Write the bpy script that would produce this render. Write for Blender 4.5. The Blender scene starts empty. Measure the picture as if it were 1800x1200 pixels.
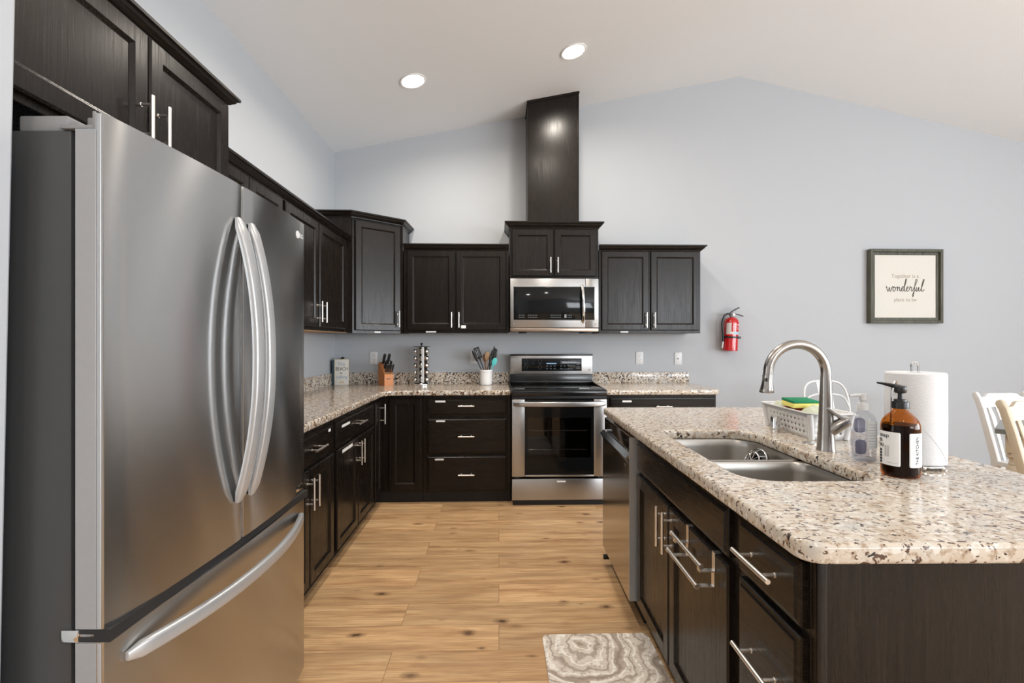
import bpy, bmesh, math, random
from mathutils import Vector, Matrix
R = math.radians
PI = math.pi
random.seed(7)
SC = bpy.context.scene
COL = SC.collection

# ------------------------------------------------------------------ camera, world, light, exposure
cam_d = bpy.data.cameras.new('camera')
cam = bpy.data.objects.new('camera', cam_d)
COL.objects.link(cam)
cam_d.sensor_width = 36.0
cam_d.lens = 840 * 36 / 1800
cam_d.shift_y = 1 / 1800
cam_d.clip_start = 0.02
cam.location = (0, 0, 1.311)
cam.rotation_euler = (R(90), 0, -math.atan(23 / 840))
SC.camera = cam

world = bpy.data.worlds.new('daylight')
SC.world = world
world.use_nodes = True
world.node_tree.nodes['Background'].inputs[0].default_value = (0.86, 0.93, 1.0, 1)
world.node_tree.nodes['Background'].inputs[1].default_value = 1.0

SC.view_settings.view_transform = 'Standard'
SC.view_settings.look = 'None'
SC.view_settings.gamma = 1
SC.view_settings.use_curve_mapping = False
SC.view_settings.exposure = 0.28


def area(name, loc, rot, sx, sy, power, color, spread=180):
    d = bpy.data.lights.new(name, 'AREA')
    d.shape = 'RECTANGLE'
    d.size, d.size_y = sx, sy
    d.energy = power
    d.color = color
    d.spread = R(spread)
    o = bpy.data.objects.new(name, d)
    o.location = loc
    o.rotation_euler = rot
    COL.objects.link(o)
    return o


# daylight through the windows of the dining side (+X), and an added light behind the camera (-Y)
area('window_daylight', (6.93, -1.3, 1.55), (0, R(118), 0), 2.0, 5.4, 345, (0.90, 0.95, 1.0))
area('added_rear_light', (5.0, -5.9, 2.05), (R(120), 0, 0), 3.4, 1.5, 200, (0.90, 0.95, 1.0))  # added, unseen source, tilted up to lift the ceiling and upper cabinets
CAN_POWER = 11
CAN_COLOR = (1.0, 0.91, 0.80)

# ------------------------------------------------------------------ materials


def mat(name):
    m = bpy.data.materials.new(name)
    m.use_nodes = True
    nt = m.node_tree
    b = nt.nodes['Principled BSDF']
    return m, nt, b


def nd(nt, typ, ins=None, **props):
    n = nt.nodes.new(typ)
    for k, v in props.items():
        setattr(n, k, v)
    for k, v in (ins or {}).items():
        if isinstance(v, bpy.types.NodeSocket):
            nt.links.new(v, n.inputs[k])
        else:
            n.inputs[k].default_value = v
    return n


def ramp(nt, fac, stops, interp='LINEAR'):
    n = nt.nodes.new('ShaderNodeValToRGB')
    nt.links.new(fac, n.inputs[0])
    cr = n.color_ramp
    cr.interpolation = interp
    while len(cr.elements) > 1:
        cr.elements.remove(cr.elements[-1])
    for i, (p, c) in enumerate(stops):
        e = cr.elements[0] if i == 0 else cr.elements.new(p)
        e.position = p
        e.color = (*c, 1) if len(c) == 3 else c
    return n.outputs[0]


def mix(nt, fac, a, b, blend='MIX'):
    n = nt.nodes.new('ShaderNodeMix')
    n.data_type = 'RGBA'
    n.blend_type = blend
    for sock, v in ((n.inputs[0], fac), (n.inputs[6], a), (n.inputs[7], b)):
        if isinstance(v, bpy.types.NodeSocket):
            nt.links.new(v, sock)
        elif isinstance(v, (int, float)):
            sock.default_value = v
        else:
            sock.default_value = (*v, 1)
    return n.outputs[2]


def coords(nt, scale=(1, 1, 1), loc=(0, 0, 0), rot=(0, 0, 0)):
    tc = nt.nodes.new('ShaderNodeTexCoord')
    mp = nd(nt, 'ShaderNodeMapping', {'Vector': tc.outputs['Object'], 'Scale': scale, 'Location': loc, 'Rotation': rot})
    return mp.outputs[0]


def bump(nt, b, h, strength, dist=0.002):
    n = nd(nt, 'ShaderNodeBump', {'Height': h, 'Strength': strength, 'Distance': dist})
    nt.links.new(n.outputs[0], b.inputs['Normal'])


def srgb(r, g, b):
    f = lambda c: (c / 255 / 12.92) if c / 255 <= 0.04045 else ((c / 255 + 0.055) / 1.055) ** 2.4
    return (f(r), f(g), f(b))


def plain(name, color, rough=0.5, metal=0.0, coat=0.0, spec=0.5, noise=0.0):
    m, nt, b = mat(name)
    b.inputs['Base Color'].default_value = (*color, 1)
    b.inputs['Roughness'].default_value = rough
    b.inputs['Metallic'].default_value = metal
    b.inputs['Coat Weight'].default_value = coat
    b.inputs['Specular IOR Level'].default_value = spec
    n = nd(nt, 'ShaderNodeTexNoise', {'Vector': coords(nt), 'Scale': 60.0, 'Detail': 3.0})
    c0 = [c * (1 - 0.06) for c in color]
    nt.links.new(mix(nt, n.outputs[0], c0, color), b.inputs['Base Color'])
    if noise:
        bump(nt, b, n.outputs[0], noise)
    return m


def wood_dark(name, vertical=True, base=(0.0100, 0.0074, 0.0058), hi=(0.0180, 0.0136, 0.0106), rough=0.235):
    m, nt, b = mat(name)
    sc = (60, 60, 1.8) if vertical else (1.8, 1.8, 60)
    v = coords(nt, sc)
    warp = nd(nt, 'ShaderNodeTexNoise', {'Vector': coords(nt, (3, 3, 0.9) if vertical else (0.9, 0.9, 3)), 'Scale': 1.6, 'Detail': 2.0})
    add = nd(nt, 'ShaderNodeVectorMath', {0: v, 1: warp.outputs['Color']}, operation='ADD')
    sc2 = nd(nt, 'ShaderNodeVectorMath', {0: warp.outputs['Color'], 'Scale': 7.0}, operation='SCALE')
    nt.links.new(sc2.outputs[0], add.inputs[1])
    n1 = nd(nt, 'ShaderNodeTexNoise', {'Vector': add.outputs[0], 'Scale': 1.0, 'Detail': 5.0, 'Roughness': 0.65})
    n2 = nd(nt, 'ShaderNodeTexNoise', {'Vector': coords(nt, (220, 220, 5) if vertical else (5, 5, 220)), 'Scale': 1.0, 'Detail': 2.0})
    mul = nd(nt, 'ShaderNodeMath', {0: n1.outputs[0], 1: n2.outputs[0]}, operation='MULTIPLY')
    c = ramp(nt, mul.outputs[0], [(0.10, [x * 0.55 for x in base]), (0.22, base), (0.40, hi)])
    nt.links.new(c, b.inputs['Base Color'])
    b.inputs['Specular IOR Level'].default_value = 0.25
    rr = ramp(nt, mul.outputs[0], [(0.12, (rough + .08,) * 3), (0.28, (rough,) * 3)])
    nt.links.new(rr, b.inputs['Roughness'])
    bump(nt, b, mul.outputs[0], 0.30, 0.0008)
    return m


def steel(name, color=(0.60, 0.595, 0.585), rough=0.26, axis='h', aniso=0.0, tangent='Z', brush=0.12, var=0.15):
    m, nt, b = mat(name)
    b.inputs['Base Color'].default_value = (*color, 1)
    b.inputs['Metallic'].default_value = 1.0
    sc = {'h': (4, 4, 900), 'v': (900, 900, 4), 'n': (30, 30, 30)}[axis]
    n = nd(nt, 'ShaderNodeTexNoise', {'Vector': coords(nt, sc), 'Scale': 1.0, 'Detail': 2.0})
    rr = ramp(nt, n.outputs[0], [(0.3, (rough * (1 - var),) * 3), (0.7, (rough * (1 + var),) * 3)])
    nt.links.new(rr, b.inputs['Roughness'])
    if brush:
        bump(nt, b, n.outputs[0], brush, 0.0003)
    if aniso:
        b.inputs['Anisotropic'].default_value = aniso
        b.inputs['Anisotropic Rotation'].default_value = 0.25
        t = nd(nt, 'ShaderNodeTangent', direction_type='RADIAL', axis=tangent)
        nt.links.new(t.outputs[0], b.inputs['Tangent'])
    return m


def granite(name, black=0.0, brown=0.0, tan=0.0):
    """cream granite with tan clouds, brown flecks and black mica; the arguments shift how much of each shows"""
    m, nt, b = mat(name)
    v = coords(nt, (1, 1.3, 1))
    big = nd(nt, 'ShaderNodeTexNoise', {'Vector': v, 'Scale': 11.0, 'Detail': 3.0})
    c = ramp(nt, big.outputs[0], [(0.30, srgb(188, 173, 154)), (0.5, srgb(205, 194, 179)), (0.70, srgb(190, 186, 179))])
    cl = nd(nt, 'ShaderNodeTexNoise', {'Vector': v, 'Scale': 48.0, 'Detail': 4.0, 'Roughness': 0.6})
    c = mix(nt, ramp(nt, cl.outputs[0], [(0.50 - tan, (0, 0, 0)), (0.62 - tan, (0.85,) * 3)]), c, srgb(152, 126, 98))
    f4 = nd(nt, 'ShaderNodeTexNoise', {'Vector': v, 'Scale': 50.0, 'Detail': 1.0})
    c = mix(nt, ramp(nt, f4.outputs[0], [(0.57, (0, 0, 0)), (0.65, (0.85,) * 3)]), c, srgb(222, 217, 209))
    w = nd(nt, 'ShaderNodeTexNoise', {'Vector': v, 'Scale': 30.0, 'Detail': 2.0})
    vv = nd(nt, 'ShaderNodeVectorMath', {0: w.outputs['Color'], 'Scale': 0.03}, operation='SCALE')
    va = nd(nt, 'ShaderNodeVectorMath', {0: v, 1: vv.outputs[0]}, operation='ADD')
    f1 = nd(nt, 'ShaderNodeTexNoise', {'Vector': va.outputs[0], 'Scale': 62.0, 'Detail': 2.0, 'Roughness': 0.55})
    c = mix(nt, ramp(nt, f1.outputs[0], [(0.585 - brown, (0, 0, 0)), (0.62 - brown, (1, 1, 1))]), c, srgb(88, 66, 54))
    f2 = nd(nt, 'ShaderNodeTexNoise', {'Vector': va.outputs[0], 'Scale': 74.0, 'Detail': 2.5, 'Roughness': 0.6, 'W': 3.7}, noise_dimensions='4D')
    patch = nd(nt, 'ShaderNodeTexNoise', {'Vector': v, 'Scale': 13.0, 'Detail': 2.0})
    pm = nd(nt, 'ShaderNodeMath', {0: patch.outputs[0], 1: 0.28, 2: f2.outputs[0]}, operation='MULTIPLY_ADD')
    c = mix(nt, ramp(nt, pm.outputs[0], [(0.765 - black, (0, 0, 0)), (0.795 - black, (1, 1, 1))]), c, srgb(40, 38, 40))
    nt.links.new(c, b.inputs['Base Color'])
    b.inputs['Roughness'].default_value = 0.15
    b.inputs['Specular IOR Level'].default_value = 0.5
    return m


def floor_mat():
    m, nt, b = mat('oak_plank_floor')
    v = coords(nt)
    br = nd(nt, 'ShaderNodeTexBrick', {'Vector': v, 'Color1': (0, 0, 0, 1), 'Color2': (1, 1, 1, 1), 'Mortar': (0.5, 0.5, 0.5, 1), 'Scale': 1.0,
                                       'Mortar Size': 0.0012, 'Mortar Smooth': 0.3, 'Bias': 0.0, 'Brick Width': 1.22, 'Row Height': 0.185}, offset=0.37, offset_frequency=2)
    rnd = nd(nt, 'ShaderNodeMath', {0: br.outputs['Color'], 1: 13.0}, operation='MULTIPLY')
    # low, wide grain along the plank
    warp = nd(nt, 'ShaderNodeTexNoise', {'Vector': coords(nt, (1.6, 5, 1)), 'W': rnd.outputs[0], 'Scale': 1.5, 'Detail': 2.0}, noise_dimensions='4D')
    ws = nd(nt, 'ShaderNodeVectorMath', {0: warp.outputs['Color'], 'Scale': 1.4}, operation='SCALE')
    va = nd(nt, 'ShaderNodeVectorMath', {0: coords(nt, (1.1, 16, 1)), 1: ws.outputs[0]}, operation='ADD')
    g1 = nd(nt, 'ShaderNodeTexNoise', {'Vector': va.outputs[0], 'W': rnd.outputs[0], 'Scale': 1.3, 'Detail': 6.0, 'Roughness': 0.6}, noise_dimensions='4D')
    g2 = nd(nt, 'ShaderNodeTexNoise', {'Vector': coords(nt, (5, 170, 1)), 'W': rnd.outputs[0], 'Scale': 1.0, 'Detail': 3.0}, noise_dimensions='4D')
    c = ramp(nt, g1.outputs[0], [(0.28, srgb(150, 112, 76)), (0.43, srgb(193, 154, 112)), (0.58, srgb(212, 176, 132)), (0.8, srgb(224, 192, 150))])
    c = mix(nt, ramp(nt, g2.outputs[0], [(0.36, (0.5,) * 3), (0.58, (0, 0, 0))]), c, srgb(146, 110, 76))
    tone = ramp(nt, br.outputs['Color'], [(0.0, (0.82, 0.82, 0.81)), (1.0, (1.06, 1.04, 1.01))])
    c = mix(nt, 1.0, c, tone, 'MULTIPLY')
    c = mix(nt, 1.0, c, (1.12, 1.13, 1.13), 'MULTIPLY')
    # knots
    kv = nd(nt, 'ShaderNodeVectorMath', {0: coords(nt, (1.0, 1.9, 1)), 1: ws.outputs[0]}, operation='ADD')
    k = nd(nt, 'ShaderNodeTexVoronoi', {'Vector': coords(nt, (1.3, 2.6, 1), (0.31, 0.12, 0)), 'Scale': 2.6})
    kn = nd(nt, 'ShaderNodeTexNoise', {'Vector': v, 'Scale': 26.0, 'Detail': 3.0})
    ka = nd(nt, 'ShaderNodeMath', {0: kn.outputs[0], 1: 0.12, 2: k.outputs['Distance']}, operation='MULTIPLY_ADD')
    c = mix(nt, ramp(nt, ka.outputs[0], [(0.10, (0.97,) * 3), (0.15, (0.5,) * 3), (0.24, (0, 0, 0))]), c, srgb(76, 48, 28))
    k2 = nd(nt, 'ShaderNodeTexVoronoi', {'Vector': coords(nt, (1.0, 2.4, 1), (0.83, 0.47, 0)), 'Scale': 4.4})
    thin = nd(nt, 'ShaderNodeSeparateColor', {0: k2.outputs['Color']})
    kb = nd(nt, 'ShaderNodeMath', {0: thin.outputs[0], 1: 0.16, 2: ka.outputs[0]}, operation='MULTIPLY')
    kd = nd(nt, 'ShaderNodeMath', {0: kn.outputs[0], 1: 0.16, 2: k2.outputs['Distance']}, operation='MULTIPLY_ADD')
    ke = nd(nt, 'ShaderNodeMath', {0: kd.outputs[0], 1: kb.outputs[0]}, operation='ADD')
    c = mix(nt, ramp(nt, ke.outputs[0], [(0.13, (0.9,) * 3), (0.18, (0.4,) * 3), (0.27, (0, 0, 0))]), c, srgb(86, 58, 36))
    pt = nd(nt, 'ShaderNodeTexNoise', {'Vector': coords(nt, (1.0, 5.5, 1)), 'W': rnd.outputs[0], 'Scale': 1.9, 'Detail': 3.0}, noise_dimensions='4D')
    c = mix(nt, ramp(nt, pt.outputs[0], [(0.50, (0, 0, 0)), (0.72, (0.55,) * 3)]), c, srgb(150, 118, 88))
    c = mix(nt, ramp(nt, br.outputs['Fac'], [(0.0, (0, 0, 0)), (1.0, (0.75,) * 3)]), c, srgb(84, 56, 34))
    nt.links.new(c, b.inputs['Base Color'])
    b.inputs['Roughness'].default_value = 0.42
    bump(nt, b, g2.outputs[0], 0.12, 0.001)
    return m


def wall_mat(name, color, rough=0.75):
    m, nt, b = mat(name)
    n = nd(nt, 'ShaderNodeTexNoise', {'Vector': coords(nt), 'Scale': 260.0, 'Detail': 3.0})
    nt.links.new(mix(nt, n.outputs[0], [c * 0.985 for c in color], color), b.inputs['Base Color'])
    b.inputs['Roughness'].default_value = rough
    b.inputs['Specular IOR Level'].default_value = 0.25
    bump(nt, b, n.outputs[0], 0.06, 0.001)
    return m


def rug_mat():
    m, nt, b = mat('marbled_rug')
    v = coords(nt)
    w1 = nd(nt, 'ShaderNodeTexNoise', {'Vector': v, 'Scale': 3.6, 'Detail': 4.0})
    ws = nd(nt, 'ShaderNodeVectorMath', {0: w1.outputs['Color'], 'Scale': 0.30}, operation='SCALE')
    va = nd(nt, 'ShaderNodeVectorMath', {0: coords(nt, (1, 1.1, 1), (-0.30, -1.20, 0)), 1: ws.outputs[0]}, operation='ADD')
    wv = nd(nt, 'ShaderNodeTexWave', {'Vector': va.outputs[0], 'Scale': 1.7, 'Distortion': 2.4, 'Detail': 4.0, 'Detail Scale': 3.5}, wave_type='RINGS', rings_direction='Z')
    fine = nd(nt, 'ShaderNodeTexNoise', {'Vector': v, 'Scale': 46.0, 'Detail': 4.0, 'Roughness': 0.7})
    wv2 = nd(nt, 'ShaderNodeTexWave', {'Vector': va.outputs[0], 'Scale': 5.2, 'Distortion': 4.0, 'Detail': 4.0, 'Detail Scale': 2.2}, wave_type='RINGS', rings_direction='Z')
    c = ramp(nt, wv.outputs[0], [(0.0, srgb(172, 158, 144)), (0.16, srgb(205, 192, 178)), (0.5, srgb(228, 219, 207)), (1.0, srgb(214, 203, 190))])
    c = mix(nt, ramp(nt, wv2.outputs[0], [(0.84, (0, 0, 0)), (0.95, (0.85,) * 3)]), c, srgb(246, 241, 233))
    c = mix(nt, ramp(nt, wv2.outputs[0], [(0.03, (0.7,) * 3), (0.16, (0, 0, 0))]), c, srgb(150, 134, 120))
    c = mix(nt, ramp(nt, fine.outputs[0], [(0.50, (0, 0, 0)), (0.68, (0.75,) * 3)]), c, srgb(148, 131, 116))
    nt.links.new(c, b.inputs['Base Color'])
    b.inputs['Roughness'].default_value = 0.8
    bump(nt, b, fine.outputs[0], 0.2, 0.001)
    return m


def clear_mat(name, tint, gloss_rough=0.03, ior=1.45):
    m, nt, b = mat(name)
    out = nt.nodes['Material Output']
    nt.nodes.remove(b)
    tr = nd(nt, 'ShaderNodeBsdfTransparent', {'Color': (*tint, 1)})
    gl = nd(nt, 'ShaderNodeBsdfGlossy', {'Color': (1, 1, 1, 1), 'Roughness': gloss_rough})
    lw = nd(nt, 'ShaderNodeLayerWeight', {'Blend': 0.5})
    pw = nd(nt, 'ShaderNodeMath', {0: lw.outputs['Facing'], 1: 4.0}, operation='POWER')
    f0 = ((ior - 1) / (ior + 1)) ** 2
    fa = nd(nt, 'ShaderNodeMath', {0: pw.outputs[0], 1: 0.7, 2: f0}, operation='MULTIPLY_ADD')
    mx = nd(nt, 'ShaderNodeMixShader', {0: fa.outputs[0], 1: tr.outputs[0], 2: gl.outputs[0]})
    nt.links.new(mx.outputs[0], out.inputs[0])
    return m


def emit_mat(name, color, strength):
    m, nt, b = mat(name)
    b.inputs['Base Color'].default_value = (*color, 1)
    b.inputs['Emission Color'].default_value = (*color, 1)
    b.inputs['Emission Strength'].default_value = strength
    return m


M = {}
M['wood'] = wood_dark('espresso_oak_vertical')
M['wood_h'] = wood_dark('espresso_oak_horizontal', False)
M['wood_in'] = plain('cabinet_interior_maple', (0.42, 0.25, 0.13), 0.6)
M['black'] = plain('matte_black_board', (0.008, 0.007, 0.0065), 0.6)  # near-black colour of toe kicks, plinth and dishwasher tub
M['nickel'] = steel('brushed_nickel', (0.84, 0.81, 0.77), 0.36, 'n', brush=0, var=0.0)
M['steel_fridge'] = steel('fridge_stainless', (0.53, 0.53, 0.527), 0.21, 'n', aniso=0.98, brush=0, var=0.0)
M['steel'] = steel('appliance_stainless', (0.43, 0.43, 0.43), 0.31, 'n', aniso=0.7, brush=0, var=0.0)
M['steel_dark'] = steel('dishwasher_stainless', (0.40, 0.385, 0.37), 0.15, 'n', aniso=0.4, brush=0, var=0.0)
M['steel_soft'] = steel('satin_steel', (0.36, 0.355, 0.345), 0.5, 'n', brush=0, var=0.0)
M['sink'] = steel('sink_stainless', (0.44, 0.42, 0.39), 0.34, 'n', brush=0, var=0.0)
M['chrome'] = steel('chrome', (0.78, 0.77, 0.75), 0.10, 'n', brush=0, var=0.0)
M['faucet'] = steel('faucet_nickel', (0.40, 0.375, 0.345), 0.24, 'n', brush=0, var=0.0)
M['silver'] = plain('silver_plastic', (0.50, 0.505, 0.51), 0.32, 0.55)
M['door_side'] = plain('fridge_door_side', (0.36, 0.36, 0.365), 0.4, 0.25)
M['case_grey'] = plain('fridge_case_grey', (0.045, 0.046, 0.047), 0.34, noise=0.15)
M['hinge_grey'] = plain('hinge_cover_grey', (0.24, 0.24, 0.245), 0.42)
M['gasket'] = plain('dark_gasket', (0.012, 0.012, 0.013), 0.6)
M['granite'] = granite('speckled_granite', -0.012, -0.016, -0.02)
M['granite_warm_reflection'] = granite('tan_granite_with_reflection', 0.015, 0.03, 0.05)  # stronger tan mottling, with the left counter's warm reflection put into the colour
M['granite_cut'] = granite('black_flecked_granite', 0.06, 0.0, 0.0)
M['floor'] = floor_mat()
M['wall'] = wall_mat('pale_grey_wall_paint', (0.458, 0.476, 0.498))
M['ceil'] = wall_mat('warm_white_ceiling_paint', (0.865, 0.885, 0.905), 0.85)
M['rug'] = rug_mat()
M['glass_black'] = plain('black_glass', (0.005, 0.0055, 0.006), 0.07, spec=0.28)
M['oven_window'] = clear_mat('tinted_oven_window', (0.42, 0.41, 0.40))
M['enamel'] = plain('oven_cavity_enamel', (0.22, 0.21, 0.20), 0.4)
M['black_gloss'] = plain('black_enamel', (0.007, 0.007, 0.0075), 0.18)
M['black_plastic'] = plain('black_plastic', (0.012, 0.012, 0.0125), 0.35)
M['white_plastic'] = plain('white_plastic', (0.70, 0.70, 0.70), 0.35)
M['white_paint'] = plain('white_paint', (0.80, 0.79, 0.77), 0.4)
M['cream_paint'] = plain('cream_paint', (0.55, 0.42, 0.25), 0.42)
M['cream_light'] = plain('pale_cream_paint', (0.60, 0.51, 0.38), 0.42)
M['grey_top'] = plain('grey_table_top', (0.20, 0.21, 0.20), 0.35)
M['paper'] = plain('white_label_paper', (0.85, 0.85, 0.84), 0.6)
M['print_dark'] = plain('dark_print', (0.02, 0.02, 0.02), 0.7)
M['print_tan'] = plain('tan_print', (0.36, 0.31, 0.24), 0.7)
M['print_blue'] = plain('blue_print', (0.22, 0.32, 0.42), 0.7)
M['print_light'] = plain('pale_panel_print', (0.16, 0.18, 0.20), 0.6)
M['print_ring'] = plain('faint_panel_ring', (0.06, 0.085, 0.11), 0.6)
M['display'] = emit_mat('blue_display', (0.35, 0.6, 0.9), 0.5)
M['red'] = plain('red_enamel', (0.52, 0.006, 0.008), 0.22, coat=0.5)
M['sage_wood'] = wood_dark('sage_frame', True, (0.085, 0.085, 0.066), (0.13, 0.13, 0.10), 0.55)
M['brown_wood'] = plain('dark_brown_wood', (0.045, 0.033, 0.022), 0.5)
M['sign_board'] = plain('cream_sign_board', (0.66, 0.635, 0.575), 0.7)
M['tan_edge'] = plain('tan_edge', (0.40, 0.28, 0.14), 0.6)
M['teal_board'] = plain('slate_blue_board', (0.035, 0.085, 0.12), 0.5)
M['knife_block'] = plain('orange_wood', (0.55, 0.20, 0.055), 0.4)
M['wood_spoon'] = plain('beech_wood', (0.42, 0.27, 0.15), 0.6)
M['wood_spoon2'] = plain('red_brown_wood', (0.28, 0.12, 0.06), 0.6)
M['turquoise'] = plain('turquoise_silicone', (0.10, 0.58, 0.56), 0.45)
M['ceramic'] = plain('white_ceramic', (0.83, 0.83, 0.82), 0.15, coat=0.3)
M['spice_a'] = plain('paprika_spice', (0.16, 0.07, 0.025), 0.5)
M['spice_b'] = plain('dried_herb_spice', (0.08, 0.075, 0.035), 0.5)
M['spice_c'] = plain('pale_spice', (0.33, 0.25, 0.16), 0.5)
M['towel_paper'] = plain('paper_towel', (0.76, 0.765, 0.775), 0.9)
M['clear'] = clear_mat('clear_plastic', (0.90, 0.905, 0.915), 0.08, 1.6)
M['gel'] = clear_mat('clear_soap', (0.90, 0.90, 0.93), 0.2, 1.1)
M['lavender'] = plain('lavender_label', (0.42, 0.42, 0.56), 0.6)
M['grey_label'] = plain('pale_grey_label', (0.60, 0.60, 0.59), 0.6)
M['amber'] = clear_mat('amber_glass', (0.84, 0.45, 0.11), 0.03, 1.32)
M['amber_soap'] = plain('dark_amber_soap', (0.004, 0.002, 0.001), 0.3, spec=0.1)
M['sponge_green'] = plain('green_scourer', (0.005, 0.20, 0.085), 0.9, noise=0.6)
M['sponge_yellow'] = plain('yellow_sponge', (0.85, 0.74, 0.20), 0.9, noise=0.5)
M['sponge_red'] = plain('red_sponge', (0.30, 0.012, 0.02), 0.9, noise=0.5)
M['cloth'] = plain('pale_green_cloth', (0.56, 0.60, 0.46), 0.95, noise=0.6)
M['rubber'] = plain('black_rubber', (0.01, 0.01, 0.01), 0.5)
M['white_metal'] = plain('white_painted_metal', (0.72, 0.73, 0.73), 0.3)
M['lamp'] = emit_mat('lit_lamp_lens', (1.0, 0.93, 0.83), 26.0)
M['extinguisher_label'] = plain('silver_label', (0.66, 0.62, 0.60), 0.4)
M['label_blue'] = plain('pale_blue_print', (0.30, 0.55, 0.72), 0.5)
M['steel_brown_reflection'] = steel('vent_steel_with_reflection', (0.42, 0.34, 0.28), 0.3, 'h', brush=0)  # brownish reflection on the microwave vent put into the steel colour

# paper towel embossing
nt = M['towel_paper'].node_tree
wv = nd(nt, 'ShaderNodeTexWave', {'Vector': coords(nt, (1, 1, 0.8)), 'Scale': 60.0, 'Distortion': 14.0, 'Detail': 1.0, 'Detail Scale': 1.2}, wave_type='RINGS', rings_direction='SPHERICAL')
bump(nt, nt.nodes['Principled BSDF'], wv.outputs[0], 0.16, 0.0015)


# ------------------------------------------------------------------ geometry helpers
class MB:
    def __init__(self, Mx=None):
        self.bm = bmesh.new()
        self.Mx = Mx or Matrix.Identity(4)

    def box(self, x0, y0, z0, x1, y1, z1, bev=0.0, seg=2, rot=None):
        r = bmesh.ops.create_cube(self.bm, size=1)
        vs = r['verts']
        c = Vector(((x0 + x1) / 2, (y0 + y1) / 2, (z0 + z1) / 2))
        s = Vector((abs(x1 - x0), abs(y1 - y0), abs(z1 - z0)))
        for v in vs:
            p = Vector((v.co.x * s.x, v.co.y * s.y, v.co.z * s.z))
            v.co = (rot @ p if rot else p) + c
        if bev:
            es = {e for v in vs for e in v.link_edges}
            bmesh.ops.bevel(self.bm, geom=list(es), offset=bev, segments=seg, profile=0.5, affect='EDGES')
        return self

    def cyl(self, p0, p1, r, r2=None, n=20):
        p0, p1 = Vector(p0), Vector(p1)
        return self.loft([[p0, r], [p1, r if r2 is None else r2]], n)

    def loft(self, st, n=16):
        """capped tube through straight stations [(point, radius)] sharing the first axis"""
        return self.tube([s[0] for s in st], [s[1] for s in st], n)

    def tube(self, pts, r, n=10, closed=False, flat=None, up=None):
        """sweep of a circle (or of a flat a x b superellipse) along pts"""
        pts = [Vector(p) for p in pts]
        k = len(pts)
        rs = r if isinstance(r, (list, tuple)) else [r] * k
        T = []
        for i in range(k):
            a = pts[(i - 1) % k] if closed or i > 0 else pts[i]
            b = pts[(i + 1) % k] if closed or i < k - 1 else pts[i]
            t = (b - a)
            T.append(t.normalized() if t.length > 1e-9 else Vector((0, 0, 1)))
        u = Vector(up) if up else (Vector((0, 0, 1)) if abs(T[0].z) < 0.9 else Vector((1, 0, 0)))
        rings = []
        for i in range(k):
            u = (u - T[i] * u.dot(T[i])).normalized()
            w = T[i].cross(u)
            ring = []
            for j in range(n):
                a = 2 * PI * j / n
                ca, sa = math.cos(a), math.sin(a)
                if flat:
                    e = 0.45
                    ca = math.copysign(abs(ca) ** e, ca)
                    sa = math.copysign(abs(sa) ** e, sa)
                    p = pts[i] + u * ca * flat[0] * rs[i] + w * sa * flat[1] * rs[i]
                else:
                    p = pts[i] + (u * ca + w * sa) * rs[i]
                ring.append(self.bm.verts.new(p))
            rings.append(ring)
        m = k if closed else k - 1
        for i in range(m):
            A, B = rings[i], rings[(i + 1) % k]
            for j in range(n):
                self.bm.faces.new((A[j], A[(j + 1) % n], B[(j + 1) % n], B[j]))
        if not closed:
            self.bm.faces.new(rings[0][::-1])
            self.bm.faces.new(rings[-1])
        return self

    def lathe(self, prof, c=(0, 0, 0), n=32, sx=1.0, sy=1.0):
        """profile [(r, z)] about a vertical axis"""
        c = Vector(c)
        rings = []
        for r, z in prof:
            if r < 1e-6:
                rings.append([self.bm.verts.new(c + Vector((0, 0, z)))])
            else:
                rings.append([self.bm.verts.new(c + Vector((r * sx * math.cos(2 * PI * j / n), r * sy * math.sin(2 * PI * j / n), z))) for j in range(n)])
        for A, B in zip(rings, rings[1:]):
            for j in range(n):
                q = [A[j % len(A)], A[(j + 1) % len(A)], B[(j + 1) % len(B)], B[j % len(B)]]
                u = []
                for x in q:
                    if x not in u:
                        u.append(x)
                if len(u) > 2:
                    self.bm.faces.new(u)
        return self

    def prism(self, poly, z0, z1, axis='z'):
        """poly extruded along an axis: z -> (x,y); y -> (x,z); x -> (y,z)"""
        f = {'z': lambda a, b, h: (a, b, h), 'y': lambda a, b, h: (a, h, b), 'x': lambda a, b, h: (h, a, b)}[axis]
        A = [self.bm.verts.new(f(a, b, z0)) for a, b in poly]
        B = [self.bm.verts.new(f(a, b, z1)) for a, b in poly]
        self.bm.faces.new(A[::-1])
        self.bm.faces.new(B)
        k = len(poly)
        for i in range(k):
            self.bm.faces.new((A[i], A[(i + 1) % k], B[(i + 1) % k], B[i]))
        return self

    def rings(self, loops, cap0=False, cap1=True):
        """skin a list of equally long closed loops of points"""
        L = [[self.bm.verts.new(p) for p in lp] for lp in loops]
        n = len(L[0])
        for A, B in zip(L, L[1:]):
            for j in range(n):
                self.bm.faces.new((A[j], A[(j + 1) % n], B[(j + 1) % n], B[j]))
        if cap0:
            self.bm.faces.new(L[0][::-1])
        if cap1:
            self.bm.faces.new(L[-1])
        return self

    def ball(self, c, r, sx=1, sy=1, sz=1, n=16):
        res = bmesh.ops.create_uvsphere(self.bm, u_segments=n, v_segments=max(6, n // 2), radius=r)
        for v in res['verts']:
            v.co = Vector((v.co.x * sx, v.co.y * sy, v.co.z * sz)) + Vector(c)
        return self

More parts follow.
